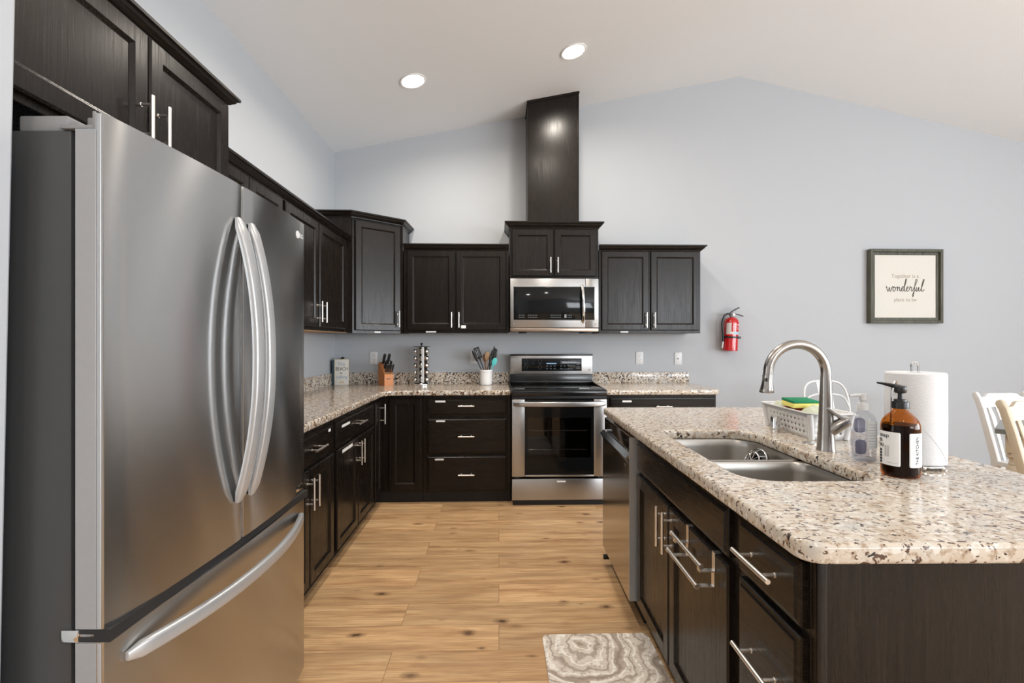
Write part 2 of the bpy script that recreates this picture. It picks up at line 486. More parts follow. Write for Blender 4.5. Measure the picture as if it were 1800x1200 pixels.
    def text(self, s, size, mx, depth=0.0004, align='CENTER', fn=None, sx=1.0):
        cu = bpy.data.curves.new('lettering', 'FONT')
        cu.body = s
        cu.size = size
        cu.align_x = align
        cu.extrude = depth
        o = bpy.data.objects.new('lettering', cu)
        COL.objects.link(o)
        bpy.context.view_layer.update()
        me = bpy.data.meshes.new_from_object(o.evaluated_get(bpy.context.evaluated_depsgraph_get()))
        k0 = len(self.bm.verts)
        self.bm.from_mesh(me)
        self.bm.verts.ensure_lookup_table()
        for v in self.bm.verts[k0:]:
            v.co.x *= sx
            v.co = mx @ v.co
            if fn:
                v.co = fn(v.co)
        bpy.data.objects.remove(o)
        bpy.data.curves.remove(cu)
        bpy.data.meshes.remove(me)
        return self

    def build(self, name, material, parent=None, angle=35):
        me = bpy.data.meshes.new(name)
        bmesh.ops.transform(self.bm, matrix=self.Mx, verts=self.bm.verts)
        bmesh.ops.recalc_face_normals(self.bm, faces=self.bm.faces)
        self.bm.to_mesh(me)
        self.bm.free()
        me.materials.append(M[material] if isinstance(material, str) else material)
        for p in me.polygons:
            p.use_smooth = True
        me.set_sharp_from_angle(angle=R(angle))
        o = bpy.data.objects.new(name, me)
        COL.objects.link(o)
        if parent is not None:
            o.parent = parent
        return o


def tag(o, label, cat, group=None):
    o['label'] = label
    o['category'] = cat
    if group:
        o['group'] = group
    return o


def thing(name, label, cat, loc=(0, 0, 0), rotz=0.0, group=None):
    o = bpy.data.objects.new(name, None)
    o.empty_display_size = 0.1
    o.location = loc
    o.rotation_euler = (0, 0, rotz)
    COL.objects.link(o)
    return tag(o, label, cat, group)


def struct(o):
    o['kind'] = 'structure'
    return o


def dup(root, loc, rot, label, group=None):
    r = root.copy()
    COL.objects.link(r)
    r.location = loc
    r.rotation_euler = rot
    r['label'] = label
    for ch in list(root.children):
        c = ch.copy()
        COL.objects.link(c)
        c.parent = r
        for g in list(ch.children):
            d = g.copy()
            COL.objects.link(d)
            d.parent = c
    return r


def spline(pts, k=8, closed=False):
    """Catmull-Rom through points of any dimension"""
    P = [Vector(p) for p in pts]
    n = len(P)
    out = []
    m = n if closed else n - 1
    for i in range(m):
        p1, p2 = P[i], P[(i + 1) % n]
        p0 = P[(i - 1) % n] if closed or i > 0 else p1 + (p1 - p2)
        p3 = P[(i + 2) % n] if closed or i < n - 2 else p2 + (p2 - p1)
        for j in range(k):
            t = j / k
            out.append(0.5 * ((2 * p1) + (p2 - p0) * t + (2 * p0 - 5 * p1 + 4 * p2 - p3) * t * t + (3 * p1 - p0 - 3 * p2 + p3) * t ** 3))
    if not closed:
        out.append(P[-1])
    return out


def rrect(x0, y0, x1, y1, r, n=6):
    if not isinstance(r, (list, tuple)):
        r = [r] * 4
    out = []
    for (cx, cy, a0, rr) in ((x1 - r[0], y1 - r[0], 0, r[0]), (x0 + r[1], y1 - r[1], 90, r[1]), (x0 + r[2], y0 + r[2], 180, r[2]), (x1 - r[3], y0 + r[3], 270, r[3])):
        for i in range(n + 1):
            a = R(a0 + 90 * i / n)
            out.append((cx + rr * math.cos(a), cy + rr * math.sin(a)))
    return out


def slab(name, outer, holes, z0, z1, bev, material, parent=None):
    """a worktop with eased edges and cut-outs, from a filled outline"""
    cu = bpy.data.curves.new(name, 'CURVE')
    cu.dimensions = '2D'
    cu.fill_mode = 'BOTH'
    cu.bevel_depth = bev
    cu.bevel_resolution = 2
    cu.offset = -bev
    cu.extrude = (z1 - z0) / 2 - bev
    for lp in [outer] + holes:
        s = cu.splines.new('POLY')
        s.points.add(len(lp) - 1)
        for p, q in zip(s.points, lp):
            p.co = (q[0], q[1], 0, 1)
        s.use_cyclic_u = True
    t = bpy.data.objects.new(name, cu)
    COL.objects.link(t)
    bpy.context.view_layer.update()
    me = bpy.data.meshes.new_from_object(t.evaluated_get(bpy.context.evaluated_depsgraph_get()))
    bpy.data.objects.remove(t)
    bpy.data.curves.remove(cu)
    for v in me.vertices:
        v.co.z += (z0 + z1) / 2
    me.materials.clear()
    me.materials.append(M[material])
    for p in me.polygons:
        p.use_smooth = True
        p.material_index = 0
    me.set_sharp_from_angle(angle=R(40))
    o = bpy.data.objects.new(name, me)
    COL.objects.link(o)
    if parent is not None:
        o.parent = parent
    return o


# island frame: u across (0 = kitchen side edge), v away from the camera (0 = near edge)
IR = R(-1.0)
IO = Vector((0.589, 0.905, 0))


def IS(u, v, z=0.0):
    return (IO.x + u * math.cos(IR) - v * math.sin(IR), IO.y + u * math.sin(IR) + v * math.cos(IR), z)


CT = 0.92          # worktop height
YW = 4.54          # back wall
XL = -1.545        # left wall


def ceil_z(x):
    return 3.094 + 0.2 * (x - XL) if x <= 2.316 else 3.866 - 0.212 * (x - 2.316)


# ------------------------------------------------------------------ the room
XR, YF = 7.0, -6.0
struct(MB().box(XL - 0.1, YF - 0.1, -0.1, XR + 0.1, YW + 0.1, 0).build('floor', 'floor'))
struct(MB().box(XL - 0.1, YF, 0, XL, YW, ceil_z(XL)).build('wall_left', 'wall'))
struct(MB().prism([(XL - 0.1, 0), (XR + 0.1, 0), (XR + 0.1, ceil_z(XR)), (2.316, ceil_z(2.316)), (XL - 0.1, ceil_z(XL))], YW, YW + 0.1, 'y').build('wall_back', 'wall'))
x0, x1, xr = XL - 0.1, XR + 0.1, 2.316
struct(MB().prism([(x0, ceil_z(x0)), (xr, ceil_z(xr)), (x1, ceil_z(x1)), (x1, ceil_z(x1) + 0.1), (xr, ceil_z(xr) + 0.1), (x0, ceil_z(x0) + 0.1)], YF - 0.1, YW + 0.1, 'y').build('ceiling', 'ceil'))
zr = ceil_z(XR)
w = MB()
w.box(XR, YF, 0, XR + 0.1, YW, 0.55).box(XR, YF, 2.55, XR + 0.1, YW, zr).box(XR, YF, 0.55, XR + 0.1, -4.0, 2.55).box(XR, 1.4, 0.55, XR + 0.1, YW, 2.55)
struct(w.build('wall_right', 'wall'))
wf = MB()
for y in (-4.0, -2.2, -0.4, 1.34):
    wf.box(XR + 0.01, y, 0.55, XR + 0.07, y + 0.06, 2.55)
wf.box(XR + 0.01, -4.0, 0.55, XR + 0.07, 1.4, 0.61).box(XR + 0.01, -4.0, 2.49, XR + 0.07, 1.4, 2.55)
struct(wf.build('window_1', 'white_paint'))
w = MB()
w.box(XL, YF - 0.1, 0, XR, YF, 1.25).box(XL, YF - 0.1, 1.25, 3.2, YF, 2.85).box(6.8, YF - 0.1, 1.25, XR, YF, 2.85)
w.prism([(XL, 2.85), (XR, 2.85), (XR, ceil_z(XR)), (2.316, ceil_z(2.316)), (XL, ceil_z(XL))], YF - 0.1, YF, 'y')
struct(w.build('wall_front', 'wall'))
wf = MB()
for x in (3.2, 4.37, 5.57, 6.74):
    wf.box(x, YF - 0.08, 1.25, x + 0.06, YF - 0.02, 2.85)
wf.box(3.2, YF - 0.08, 1.25, 6.8, YF - 0.02, 1.31).box(3.2, YF - 0.08, 2.79, 6.8, YF - 0.02, 2.85)
struct(wf.build('added_high_window', 'white_paint'))  # added, unseen window; height and span set for the cabinet sheen
# end of the partition beside the fridge, its corner a touch out of plumb
zc = ceil_z(-1.0)
pm = MB()
A = [(XL, 0.83), (-0.971, 0.83), (-0.971, 0.942), (-0.977, 0.950), (XL, 0.950)]
B = [(XL, 0.83), (-0.906, 0.83), (-0.906, 0.942), (-0.912, 0.950), (XL, 0.950)]
pm.rings([[(a, b, 0) for a, b in A], [(a, b, 3.09) for a, b in B]], True, True)
struct(pm.build('wall_partition', 'wall'))
struct(MB().box(1.82, YW - 0.014, 0, XR, YW, 0.09, 0.004).build('baseboard_back', 'white_paint'))


# ------------------------------------------------------------------ cabinet makers (front faces local -Y, x along the run)
def panel_door(mb, x0, x1, z0, z1, kind, y0=0.0):
    if kind == 'door':
        st = 0.052
        L = [(0, 0), (0, -.015), (.0055, -.0205), (st - .001, -.0205), (st + .001, -.0195), (st + .009, -.0115), (st + .011, -.0105)]
    else:
        L = [(0, 0), (0, -.012), (.003, -.0155), (.011, -.0165), (.016, -.0205)]
    loops = []
    for i, y in L:
        loops.append([(x0 + i, y0 + y, z0 + i), (x1 - i, y0 + y, z0 + i), (x1 - i, y0 + y, z1 - i), (x0 + i, y0 + y, z1 - i)])
    mb.rings(loops, True, True)


def bar_handle(parent, Mx, ori, cx, cz, ln=0.15, y0=-0.0205, r=0.0058, stand=0.034):
    mb = MB(Mx)
    y = y0 - stand
    d = Vector((1, 0, 0)) if ori == 'h' else Vector((0, 0, 1))
    c = Vector((cx, y, cz))
    mb.cyl(c - d * ln / 2, c + d * ln / 2, r, n=14)
    for s in (-1, 1):
        p = c + d * s * ln * 0.31
        mb.cyl(p, (p.x, y0, p.z), r * 0.72, n=12)
        mb.cyl((p.x, y0 - 0.003, p.z), (p.x, y0, p.z), r * 1.05, n=12)
    return mb.build('handle', 'nickel', parent)


def sticker(parent, Mx, x, z, w=0.05, h=0.012, y=-0.0205):
    mb = MB(Mx)
    mb.box(x, y - 0.0006, z, x + w, y + 0.0002, z + h)
    o = mb.build('label_sticker', 'paper', parent)
    return o


def fronts(root, items, Mx=None):
    Mx = Mx or Matrix.Identity(4)
    for it in items:
        mb = MB(Mx)
        panel_door(mb, it['x'][0], it['x'][1], it['z'][0], it['z'][1], 'door' if it['k'] == 'door' else 'drawer')
        o = mb.build(it['k'] if it['k'] != 'false' else 'drawer_front', 'wood' if it['k'] == 'door' else 'wood_h', root, 8)
        for h in it.get('h', []):
            bar_handle(o, Mx, *h)
        for s in it.get('s', []):
            sticker(o, Mx, *s)


CROWN = [(-0.002, 0), (0.004, 0), (0.006, 0.008), (0.012, 0.011), (0.018, 0.018), (0.026, 0.024), (0.030, 0.034), (0.040, 0.038), (0.040, 0.050), (-0.002, 0.050)]


def crown(root, path, z, k=1.0, hk=1.0):
    """profile swept along a plan polyline with mitred corners; outward = right-hand side of travel"""
    P = [Vector(p) for p in path]
    n = len(P)
    N = []
    for i in range(n):
        ns = []
        if i > 0:
            d = (P[i] - P[i - 1]).normalized()
            ns.append(Vector((d.y, -d.x)))
        if i < n - 1:
            d = (P[i + 1] - P[i]).normalized()
            ns.append(Vector((d.y, -d.x)))
        if len(ns) == 1:
            N.append(ns[0])
        else:
            b = (ns[0] + ns[1]).normalized()
            N.append(b / max(0.2, b.dot(ns[0])))
    loops = [[(P[i].x + N[i].x * o * k, P[i].y + N[i].y * o * k, z + h * hk) for o, h in CROWN] for i in range(n)]
    mb = MB()
    mb.rings(loops, True, True)
    return mb.build('crown_moulding', 'wood_h', root, 25)


def carcass(root, w, d, z0, z1, toe=False, opened=False, toe_in=0.04):
    mb = MB()
    zb = 0.10 if toe else z0
    if opened:
        t = 0.018
        mb.box(0, 0, zb, t, d, z1).box(w - t, 0, zb, w, d, z1).box(t, 0, zb, w - t, d, zb + t).box(t, d - t, zb + t, w - t, d, z1)
        mb.box(t, 0, zb + t, 0.04, 0.018, z1).box(w - 0.04, 0, zb + t, w - t, 0.018, z1).box(0.04, 0, z1 - 0.035, w - 0.04, 0.018, z1).box(0.04, 0, z1 - 0.20, w - 0.04, 0.018, z1 - 0.16)
        mb.box(w / 2 - 0.02, 0, zb + t, w / 2 + 0.02, 0.018, z1 - 0.20)
    else:
        mb.box(0, 0, zb, w, d, z1, 0.0015, 1)
    o = mb.build('carcass', 'wood', root)
    if toe:
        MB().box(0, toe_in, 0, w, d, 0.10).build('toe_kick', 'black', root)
    return o


# ------------------------------------------------------------------ wall cabinets
DZ = 0.0005
# over the fridge (faces +X)
t = thing('wall_cabinet', 'deep dark espresso cabinet over the fridge with two doors', 'cabinet', (-1.04, 0.952, 0), R(90))
carcass(t, 0.893, 0.505, 1.83, 2.212)
fronts(t, [dict(k='door', x=(0.012, 0.469), z=(1.848, 2.205), h=[('v', 0.436, 1.945, 0.135)]),
           dict(k='door', x=(0.476, 0.884), z=(1.848, 2.205), h=[('v', 0.505, 1.945, 0.135)])])
crown(t, [(0, -0.002), (0.893, -0.002), (0.893, 0.505)], 2.207, 0.95, 0.82)
MB().box(0.002, 0.03, 1.60, 0.014, 0.50, 1.8295).build('filler_board', 'wood_in', t)

# left wall, beside the fridge cabinet
t = thing('wall_cabinet', 'dark wall cabinet on left wall mostly hidden behind the fridge top', 'cabinet', (-1.235, 1.892, 0), R(90))
carcass(t, 0.850, 0.31, 1.39, 2.128)
MB().box(0.002, 0.004, 1.386, 0.850 - 0.002, 0.308, 1.3898).build('underside', 'wood_in', t)
fronts(t, [dict(k='door', x=(0.012, 0.470), z=(1.415, 2.118), h=[('v', 0.440, 1.515, 0.14)]),
           dict(k='door', x=(0.482, 0.832), z=(1.415, 2.118), h=[('v', 0.512, 1.515, 0.14)])])
crown(t, [(0, -0.002), (0.85, -0.002)], 2.122)
t = thing('wall_cabinet', 'dark two door wall cabinet on left wall next to the tall corner cabinet', 'cabinet', (-1.235, 2.744, 0), R(90))
carcass(t, 1.190, 0.31, 1.39, 2.128)
MB().box(0.002, 0.004, 1.386, 1.190 - 0.002, 0.308, 1.3898).build('underside', 'wood_in', t)
fronts(t, [dict(k='door', x=(0.022, 0.515), z=(1.415, 2.118), h=[('v', 0.487, 1.515, 0.14)]),
           dict(k='door', x=(0.540, 1.085), z=(1.415, 2.118), h=[('v', 0.570, 1.515, 0.14)])])
crown(t, [(0, -0.002), (1.19, -0.002)], 2.122)

# tall diagonal corner cabinet
t = thing('corner_cabinet', 'tall dark diagonal corner wall cabinet with one door', 'cabinet', (0, 0, 0), 0)
pa, pb = Vector((-1.205, 3.965)), Vector((-0.865, 4.225))
YS, XS = YW - 0.002, XL + 0.002
poly = [(XS, 3.938), (-1.205, 3.938), (pa.x, pa.y), (pb.x, pb.y), (-0.845, 4.225), (-0.845, YS), (XS, YS)]
MB().prism(poly, 1.385, 2.335).build('carcass', 'wood', t)
dv = pb - pa
ang = math.atan2(dv.y, dv.x)
Mx = Matrix.Translation((pa.x, pa.y, 0)) @ Matrix.Rotation(ang, 4, 'Z')
L = dv.length
fronts(t, [dict(k='door', x=(0.018, L - 0.008), z=(1.408, 2.318), h=[('v', L - 0.036, 1.51, 0.14)])], Mx)
sticker(t, Mx, 0.19, 1.389, 0.055, 0.013, -0.0008)
crown(t, [(XS, 3.936), (-1.205, 3.936), (pb.x + 0.01, pb.y - 0.002), (-0.843, YS)], 2.330, 1.05)

# back wall, left of the range
t = thing('wall_cabinet', 'dark two door wall cabinet above the spice rack, left of the microwave', 'cabinet', (-0.838, 4.23, 0), 0)
carcass(t, 0.926, 0.31, 1.39, 2.128)
fronts(t, [dict(k='door', x=(0.030, 0.452), z=(1.418, 2.116), h=[('v', 0.424, 1.505, 0.135)]),
           dict(k='door', x=(0.462, 0.902), z=(1.418, 2.116), h=[('v', 0.488, 1.505, 0.135)], s=[(0.505, 1.432, 0.043, 0.026)])])
sticker(t, None, 0.195, 1.395, 0.09, 0.013, -0.0008)
crown(t, [(0, -0.002), (0.926, -0.002)], 2.122)

# above the microwave
t = thing('wall_cabinet', 'small dark two door cabinet directly above the microwave', 'cabinet', (0.094, 4.21, 0), 0)
carcass(t, 0.786, 0.33, 1.866, 2.318)
fronts(t, [dict(k='door', x=(0.020, 0.386), z=(1.890, 2.303), h=[('v', 0.358, 1.985, 0.135)]),
           dict(k='door', x=(0.396, 0.765), z=(1.890, 2.303), h=[('v', 0.422, 1.985, 0.135)])])
crown(t, [(0, 0.33), (0, -0.002), (0.786, -0.002), (0.786, 0.33)], 2.313, 1.1, 1.1)

# boxed duct cover up to the ceiling
t = thing('duct_cover', 'tall dark wood duct cover box rising from cabinet to sloped ceiling', 'duct cover', (0, 0, 0), 0)
xa, xb = 0.255, 0.712
MB().prism([(xa, 2.3685), (xb, 2.3685), (xb, ceil_z(xb) - 0.001), (xa, ceil_z(xa) - 0.001)], 4.24, YW - 0.001, 'y').build('box', 'wood', t)
tr = MB()
tr.prism([(xa - 0.006, ceil_z(xa) - 0.026), (xb + 0.004, ceil_z(xb) - 0.022), (xb + 0.004, ceil_z(xb) - 0.001), (xa - 0.006, ceil_z(xa) - 0.003)], 4.232, 4.2399, 'y')
tr.prism([(xa - 0.006, ceil_z(xa) - 0.026), (xa - 0.0002, ceil_z(xa) - 0.026), (xa - 0.0002, ceil_z(xa) - 0.003), (xa - 0.006, ceil_z(xa) - 0.003)], 4.24, YW - 0.001, 'y')
tr.box(xb - 0.010, 4.2355, 2.372, xb, 4.2399, ceil_z(xb) - 0.028)
tr.box(xa, 4.2355, 2.372, xa + 0.010, 4.2399, ceil_z(xa) - 0.028)
tr.build('trim', 'wood', t)

# back wall, right of the microwave
t = thing('wall_cabinet', 'dark two door wall cabinet right of the microwave, nearest the fire extinguisher', 'cabinet', (0.888, 4.23, 0), 0)
carcass(t, 0.914, 0.31, 1.39, 2.128)
fronts(t, [dict(k='door', x=(0.022, 0.446), z=(1.415, 2.118), h=[('v', 0.418, 1.505, 0.135)]),
           dict(k='door', x=(0.462, 0.898), z=(1.415, 2.118), h=[('v', 0.490, 1.505, 0.135)])])
sticker(t, None, 0.195, 1.395, 0.07, 0.013, -0.0008)
crown(t, [(0, -0.002), (0.914, -0.002), (0.914, 0.31)], 2.122, 1.1)

# ------------------------------------------------------------------ base cabinets
XD = -0.965   # face frame plane of the left run (doors stand 2 cm proud)
t = thing('base_cabinet', 'dark left wall base cabinet with drawer and doors, partly behind the fridge', 'cabinet', (XD, 1.915, 0), R(90))
carcass(t, 0.875, 0.579, 0, 0.879, True)
fronts(t, [dict(k='drawer', x=(0.02, 0.853), z=(0.688, 0.848), h=[('h', 0.575, 0.765, 0.16)], s=[(0.760, 0.812, 0.034, 0.016)]),
           dict(k='door', x=(0.02, 0.497), z=(0.085, 0.675), h=[('v', 0.469, 0.56, 0.16)]),
           dict(k='door', x=(0.507, 0.853), z=(0.085, 0.675), h=[('v', 0.537, 0.56, 0.16)])])
t = thing('base_cabinet', 'dark left wall base cabinet, wide drawer over two doors next to the corner', 'cabinet', (XD, 2.792, 0), R(90))
carcass(t, 0.890, 0.579, 0, 0.879, True)
fronts(t, [dict(k='drawer', x=(0.022, 0.862), z=(0.688, 0.848), h=[('h', 0.46, 0.772, 0.17)], s=[(0.11, 0.795, 0.155, 0.016)]),
           dict(k='door', x=(0.032, 0.440), z=(0.085, 0.675), h=[('v', 0.412, 0.575, 0.16)], s=[(0.12, 0.640, 0.20, 0.02)]),
           dict(k='door', x=(0.450, 0.862), z=(0.085, 0.675), h=[('v', 0.480, 0.575, 0.16)])])
t = thing('corner_base_cabinet', 'dark corner base cabinet with two folding door leaves under the countertop bend', 'cabinet', (0, 0, 0), 0)
YB = 3.91
cc = MB()
cc.prism([(XS, 3.684), (XD, 3.684), (XD, YB), (-0.618, YB), (-0.618, YS), (XS, YS)], 0.10, 0.879)
cc.build('carcass', 'wood', t)
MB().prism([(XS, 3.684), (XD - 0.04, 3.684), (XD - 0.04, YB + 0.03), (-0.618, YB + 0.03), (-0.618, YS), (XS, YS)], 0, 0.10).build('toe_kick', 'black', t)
fronts(t, [dict(k='door', x=(0.012, 0.196), z=(0.09, 0.848), h=[('v', 0.165, 0.735, 0.16)])], Matrix.Translation((XD, 3.684, 0)) @ Matrix.Rotation(R(90), 4, 'Z'))
fronts(t, [dict(k='door', x=(0.075, 0.335), z=(0.108, 0.856))], Matrix.Translation((XD, YB, 0)))
t = thing('base_cabinet', 'dark base cabinet of three drawers just left of the range', 'cabinet', (-0.616, YB, 0), 0)
carcass(t, 0.712, 0.629, 0, 0.879, True, toe_in=0.03)
fronts(t, [dict(k='drawer', x=(0.032, 0.684), z=(0.724, 0.852), h=[('h', 0.352, 0.794, 0.13)], s=[(0.10, 0.822, 0.082, 0.015)]),
           dict(k='drawer', x=(0.032, 0.684), z=(0.402, 0.694), h=[('h', 0.352, 0.548, 0.13)], s=[(0.107, 0.662, 0.072, 0.014)]),
           dict(k='drawer', x=(0.032, 0.684), z=(0.102, 0.389), h=[('h', 0.352, 0.238, 0.13)], s=[(0.097, 0.352, 0.072, 0.014)])])
t = thing('base_cabinet', 'dark base cabinet right of the range, showing one drawer over the island', 'cabinet', (0.882, YB, 0), 0)
carcass(t, 0.914, 0.629, 0, 0.879, True, toe_in=0.03)
fronts(t, [dict(k='drawer', x=(0.03, 0.90), z=(0.724, 0.852), h=[('h', 0.465, 0.785, 0.13)], s=[(0.13, 0.818, 0.075, 0.015)]),
           dict(k='door', x=(0.03, 0.46), z=(0.102, 0.700), h=[('v', 0.432, 0.60, 0.14)]),
           dict(k='door', x=(0.47, 0.90), z=(0.102, 0.700), h=[('v', 0.498, 0.60, 0.14)])])

# ------------------------------------------------------------------ worktops of the wall runs
t = thing('countertop', 'speckled granite countertop along left and back walls with a granite backsplash', 'countertop', (0, 0, 0), 0)
xe, ye = -0.918, 3.865
arc = [(xe, ye - 0.13)] + [tuple(p) for p in spline([(xe + 0.004, ye - 0.09), (xe + 0.03, ye - 0.035), (xe + 0.085, ye - 0.006)], 5)] + [(xe + 0.15, ye)]
slab('slab', [(XL + .001, 1.915), (xe, 1.915)] + arc + [(0.092, ye), (0.092, YW - .001), (XL + .001, YW - .001)], [], 0.8795, CT, 0.009, 'granite_warm_reflection', t)
bs = MB()
bs.prism([(XL + .001, 1.915), (XL + 0.021, 1.915), (XL + 0.021, YW - 0.021), (0.092, YW - 0.021), (0.092, YW - .001), (XL + .001, YW - .001)], CT, CT + 0.105)
bs.build('backsplash', 'granite_cut', t)
t = thing('countertop', 'short granite countertop right of the range with low backsplash', 'countertop', (0, 0, 0), 0)
slab('slab', [(0.882, ye), (1.76, ye), (1.80, ye + 0.012), (1.828, ye + 0.05), (1.83, YW - .001), (0.882, YW - .001)], [], 0.8795, CT, 0.009, 'granite', t)
MB().box(0.882, YW - 0.021, CT, 1.815, YW - .001, CT + 0.105, 0.002).build('backsplash', 'granite_cut', t)

# ------------------------------------------------------------------ refrigerator (front faces local -Y)
fr = thing('refrigerator', 'tall stainless steel french door refrigerator with bottom freezer drawer', 'refrigerator', (-0.787, 0.975, 0), R(88))
FW = 0.905


def fbow(x):
    u = 2 * x / FW - 1
    return -0.021 * (1 - u * u)


def fdoor(x0, x1, z0, z1, name):
    n = 16
    xs = [x0 + (x1 - x0) * i / n for i in range(n + 1)]
    r = 0.006
    out = [(x0, 0.058)] + [(x0, fbow(x0) + r)] + [(x0 + r * 0.3, fbow(x0) + r * 0.3)] + [(x, fbow(x)) for x in xs[1:-1]] + [(x1 - r * 0.3, fbow(x1) + r * 0.3), (x1, fbow(x1) + r), (x1, 0.058)]
    mb = MB()
    if z1 > 1.7:
        skin = out[1:-1]
        back = [(x1, fbow(x1) + 0.018)] + [(x, fbow(x) + 0.018) for x in xs[::-1][1:-1]] + [(x0, fbow(x0) + 0.018)]
        mb.prism(skin + back, z0, z1)
        mb.prism([(x0, 0.058)] + back[::-1] + [(x1, 0.058)], z0, 1.7368)
    else:
        mb.prism(out, z0, z1)
    return mb.build(name, 'steel_fridge', fr, 30)


MB().box(0.004, 0.070, 0.03, FW - 0.004, 0.72, 1.737, 0.006).build('case', 'case_grey', fr)
MB().box(0.012, 0.056, 0.06, FW - 0.012, 0.0702, 1.725).build('gasket', 'gasket', fr)
SM = 0.4475
dl = fdoor(0.0, SM - 0.004, 0.738, 1.768, 'door')
drr = fdoor(SM + 0.004, FW, 0.738, 1.768, 'door')
dz = fdoor(0.0, FW, 0.05, 0.712, 'freezer_drawer')
# pale edge trim on the near side of the doors and the recessed top step
for zz0, zz1, par in ((0.738, 1.735, dl), (0.05, 0.712, dz)):
    MB().box(-0.0012, 0.016, zz0 + 0.002, 0.0, 0.057, zz1 - 0.002, 0.0005, 1).build('side_panel', 'door_side', par)
    MB().box(-0.0016, 0.006, zz0 + 0.002, 0.0, 0.0125, zz1 + (0.031 if zz1 > 1 else -0.002), 0.0005, 1).build('edge_trim', 'silver', par)
MB().box(0.0, -0.012, 0.7125, FW, 0.05, 0.7375).build('door_gap', 'gasket', fr)
MB().box(0.004, fbow(0.05) - 0.001, 0.7122, FW - 0.004, 0.04, 0.716, 0.001).build('drawer_lip', 'silver', fr)
# hinge covers on top
for x0, x1 in ((0.012, 0.13), (FW - 0.13, FW - 0.012)):
    mb = MB()
    mb.box(x0, 0.085, 1.7372, x1, 0.185, 1.770, 0.005)
    sd = -0.012 if x0 < 0.4 else 0.0
    mb.box(x0 + sd, 0.020, 1.7372, x1 - 0.02, 0.090, 1.745, 0.002)
    mb.box(x0 + sd, 0.0185, 1.7372, x0 + sd + 0.004, 0.024, 1.772, 0.001)
    mb.cyl((x0 + 0.018, 0.042, 1.745), (x0 + 0.018, 0.042, 1.766), 0.014)
    mb.build('hinge_cover', 'hinge_grey', fr)
mb = MB()
mb.box(-0.003, 0.050, 0.7125, 0.014, 0.085, 0.737, 0.002)
mb.cyl((0.02, 0.025, 0.713), (0.02, 0.025, 0.738), 0.012).box(0.0, 0.02, 0.722, 0.05, 0.05, 0.729, 0.001)
mb.build('hinge', 'chrome', fr)


def fhandle(par, pts, up, flat, name='handle'):
    mb = MB()
    k = len(pts)
    rs = [1.0] * k
    rs[0] = rs[-1] = 0.55
    mb.tube(pts, rs, 16, flat=flat, up=up)
    return mb.build(name, 'silver', par, 50)


for xc, par in ((0.415, dl), (0.482, drr)):
    z0, z1 = 0.855, 1.665
    pts = []
    for i in range(29):
        s = i / 28
        z = z0 + (z1 - z0) * s
        b = 1 - abs(2 * s - 1) ** 2.2
        pts.append((xc, fbow(xc) - 0.006 - 0.058 * b, z))
    o = fhandle(par, pts, (1, 0, 0), (0.0195, 0.010))
pts = []
for i in range(33):
    s = i / 32
    x = 0.045 + (FW - 0.09) * s
    b = 1 - abs(2 * s - 1) ** 2.2
    pts.append((x, fbow(x) - 0.005 - 0.055 * b, 0.655))
fhandle(dz, pts, (0, 0, 1), (0.017, 0.010))
# round maker's badge with two letters at the top of the far door
tilt = math.atan2(fbow(FW - 0.02) - fbow(FW - 0.08), 0.06)
Lm = Matrix.Translation((FW - 0.052, fbow(FW - 0.052) - 0.0012, 1.705)) @ Matrix.Rotation(tilt, 4, 'Z') @ Matrix.Rotation(R(90), 4, 'X')
mb = MB()
mb.cyl((FW - 0.075, fbow(FW - 0.075) - 0.0025, 1.712), (FW - 0.075, fbow(FW - 0.075) + 0.001, 1.712), 0.014, n=24)
mb.text('LG', 0.024, Lm, 0.0006, 'LEFT')
mb.build('badge', 'white_plastic', drr)
MB().box(FW - 0.12, fbow(FW - 0.06) - 0.002, 0.752, FW - 0.03, fbow(FW - 0.03) + 0.002, 0.772, 0.001).build('name_plate', 'chrome', drr)
for x0 in (0.02, FW - 0.09):
    MB().box(x0, 0.08, 0, x0 + 0.07, 0.65, 0.032).build('foot', 'gasket', fr)

# ------------------------------------------------------------------ microwave
t = thing('microwave', 'stainless over the range microwave with black glass door', 'microwave', (0.098, 4.15, 0), 0)
MW = 0.772
MB().box(0.0, 0.022, 1.402, MW, 0.389, 1.864, 0.003).build('case', 'black_plastic', t)
d = MB().box(0, 0, 1.437, 0.656, 0.0215, 1.864, 0.004).build('door', 'steel', t)
MB().box(0.6585, 0, 1.437, MW, 0.0215, 1.864, 0.004).build('control_side', 'steel', t)
MB().box(0, 0.004, 1.402, MW, 0.0215, 1.433, 0.003).build('bottom_vent', 'steel_brown_reflection', t)
fmx = MB()
fmx.box(0.028, -0.003, 1.505, 0.736, 0.001, 1.790, 0.002)
for z in (1.502, 1.7905):
    fmx.box(0.026, -0.0032, z, 0.738, 0.001, z + 0.003)
fmx.build('glass_panel', 'glass_black', t)
MB().box(0.022, -0.0022, 1.498, 0.742, 0.0004, 1.797, 0.001).build('glass_trim', 'silver', t)
pr = MB()
random.seed(3)
for gx, nn in ((0.076, 4), (0.155, 4), (0.20, 3), (0.352, 7), (0.500, 3)):
    pr = MB()
    for r_ in range(2):
        for i in range(nn):
            pr.box(gx + i * 0.0135, -0.0036, 1.524 + r_ * 0.018, gx + i * 0.0135 + 0.008, -0.0029, 1.529 + r_ * 0.018)
    pr.build('button_print', 'print_light', t)
MB().box(0.472, -0.0037, 1.522, 0.490, -0.0029, 1.552).build('start_key', 'hinge_grey', t)
hp = []
for i in range(17):
    s = i / 16
    b = 1 - abs(2 * s - 1) ** 2.4
    hp.append((0.628 + 0.010 * (1 - s), -0.004 - 0.034 * b, 1.478 + 0.335 * s))
mb = MB()
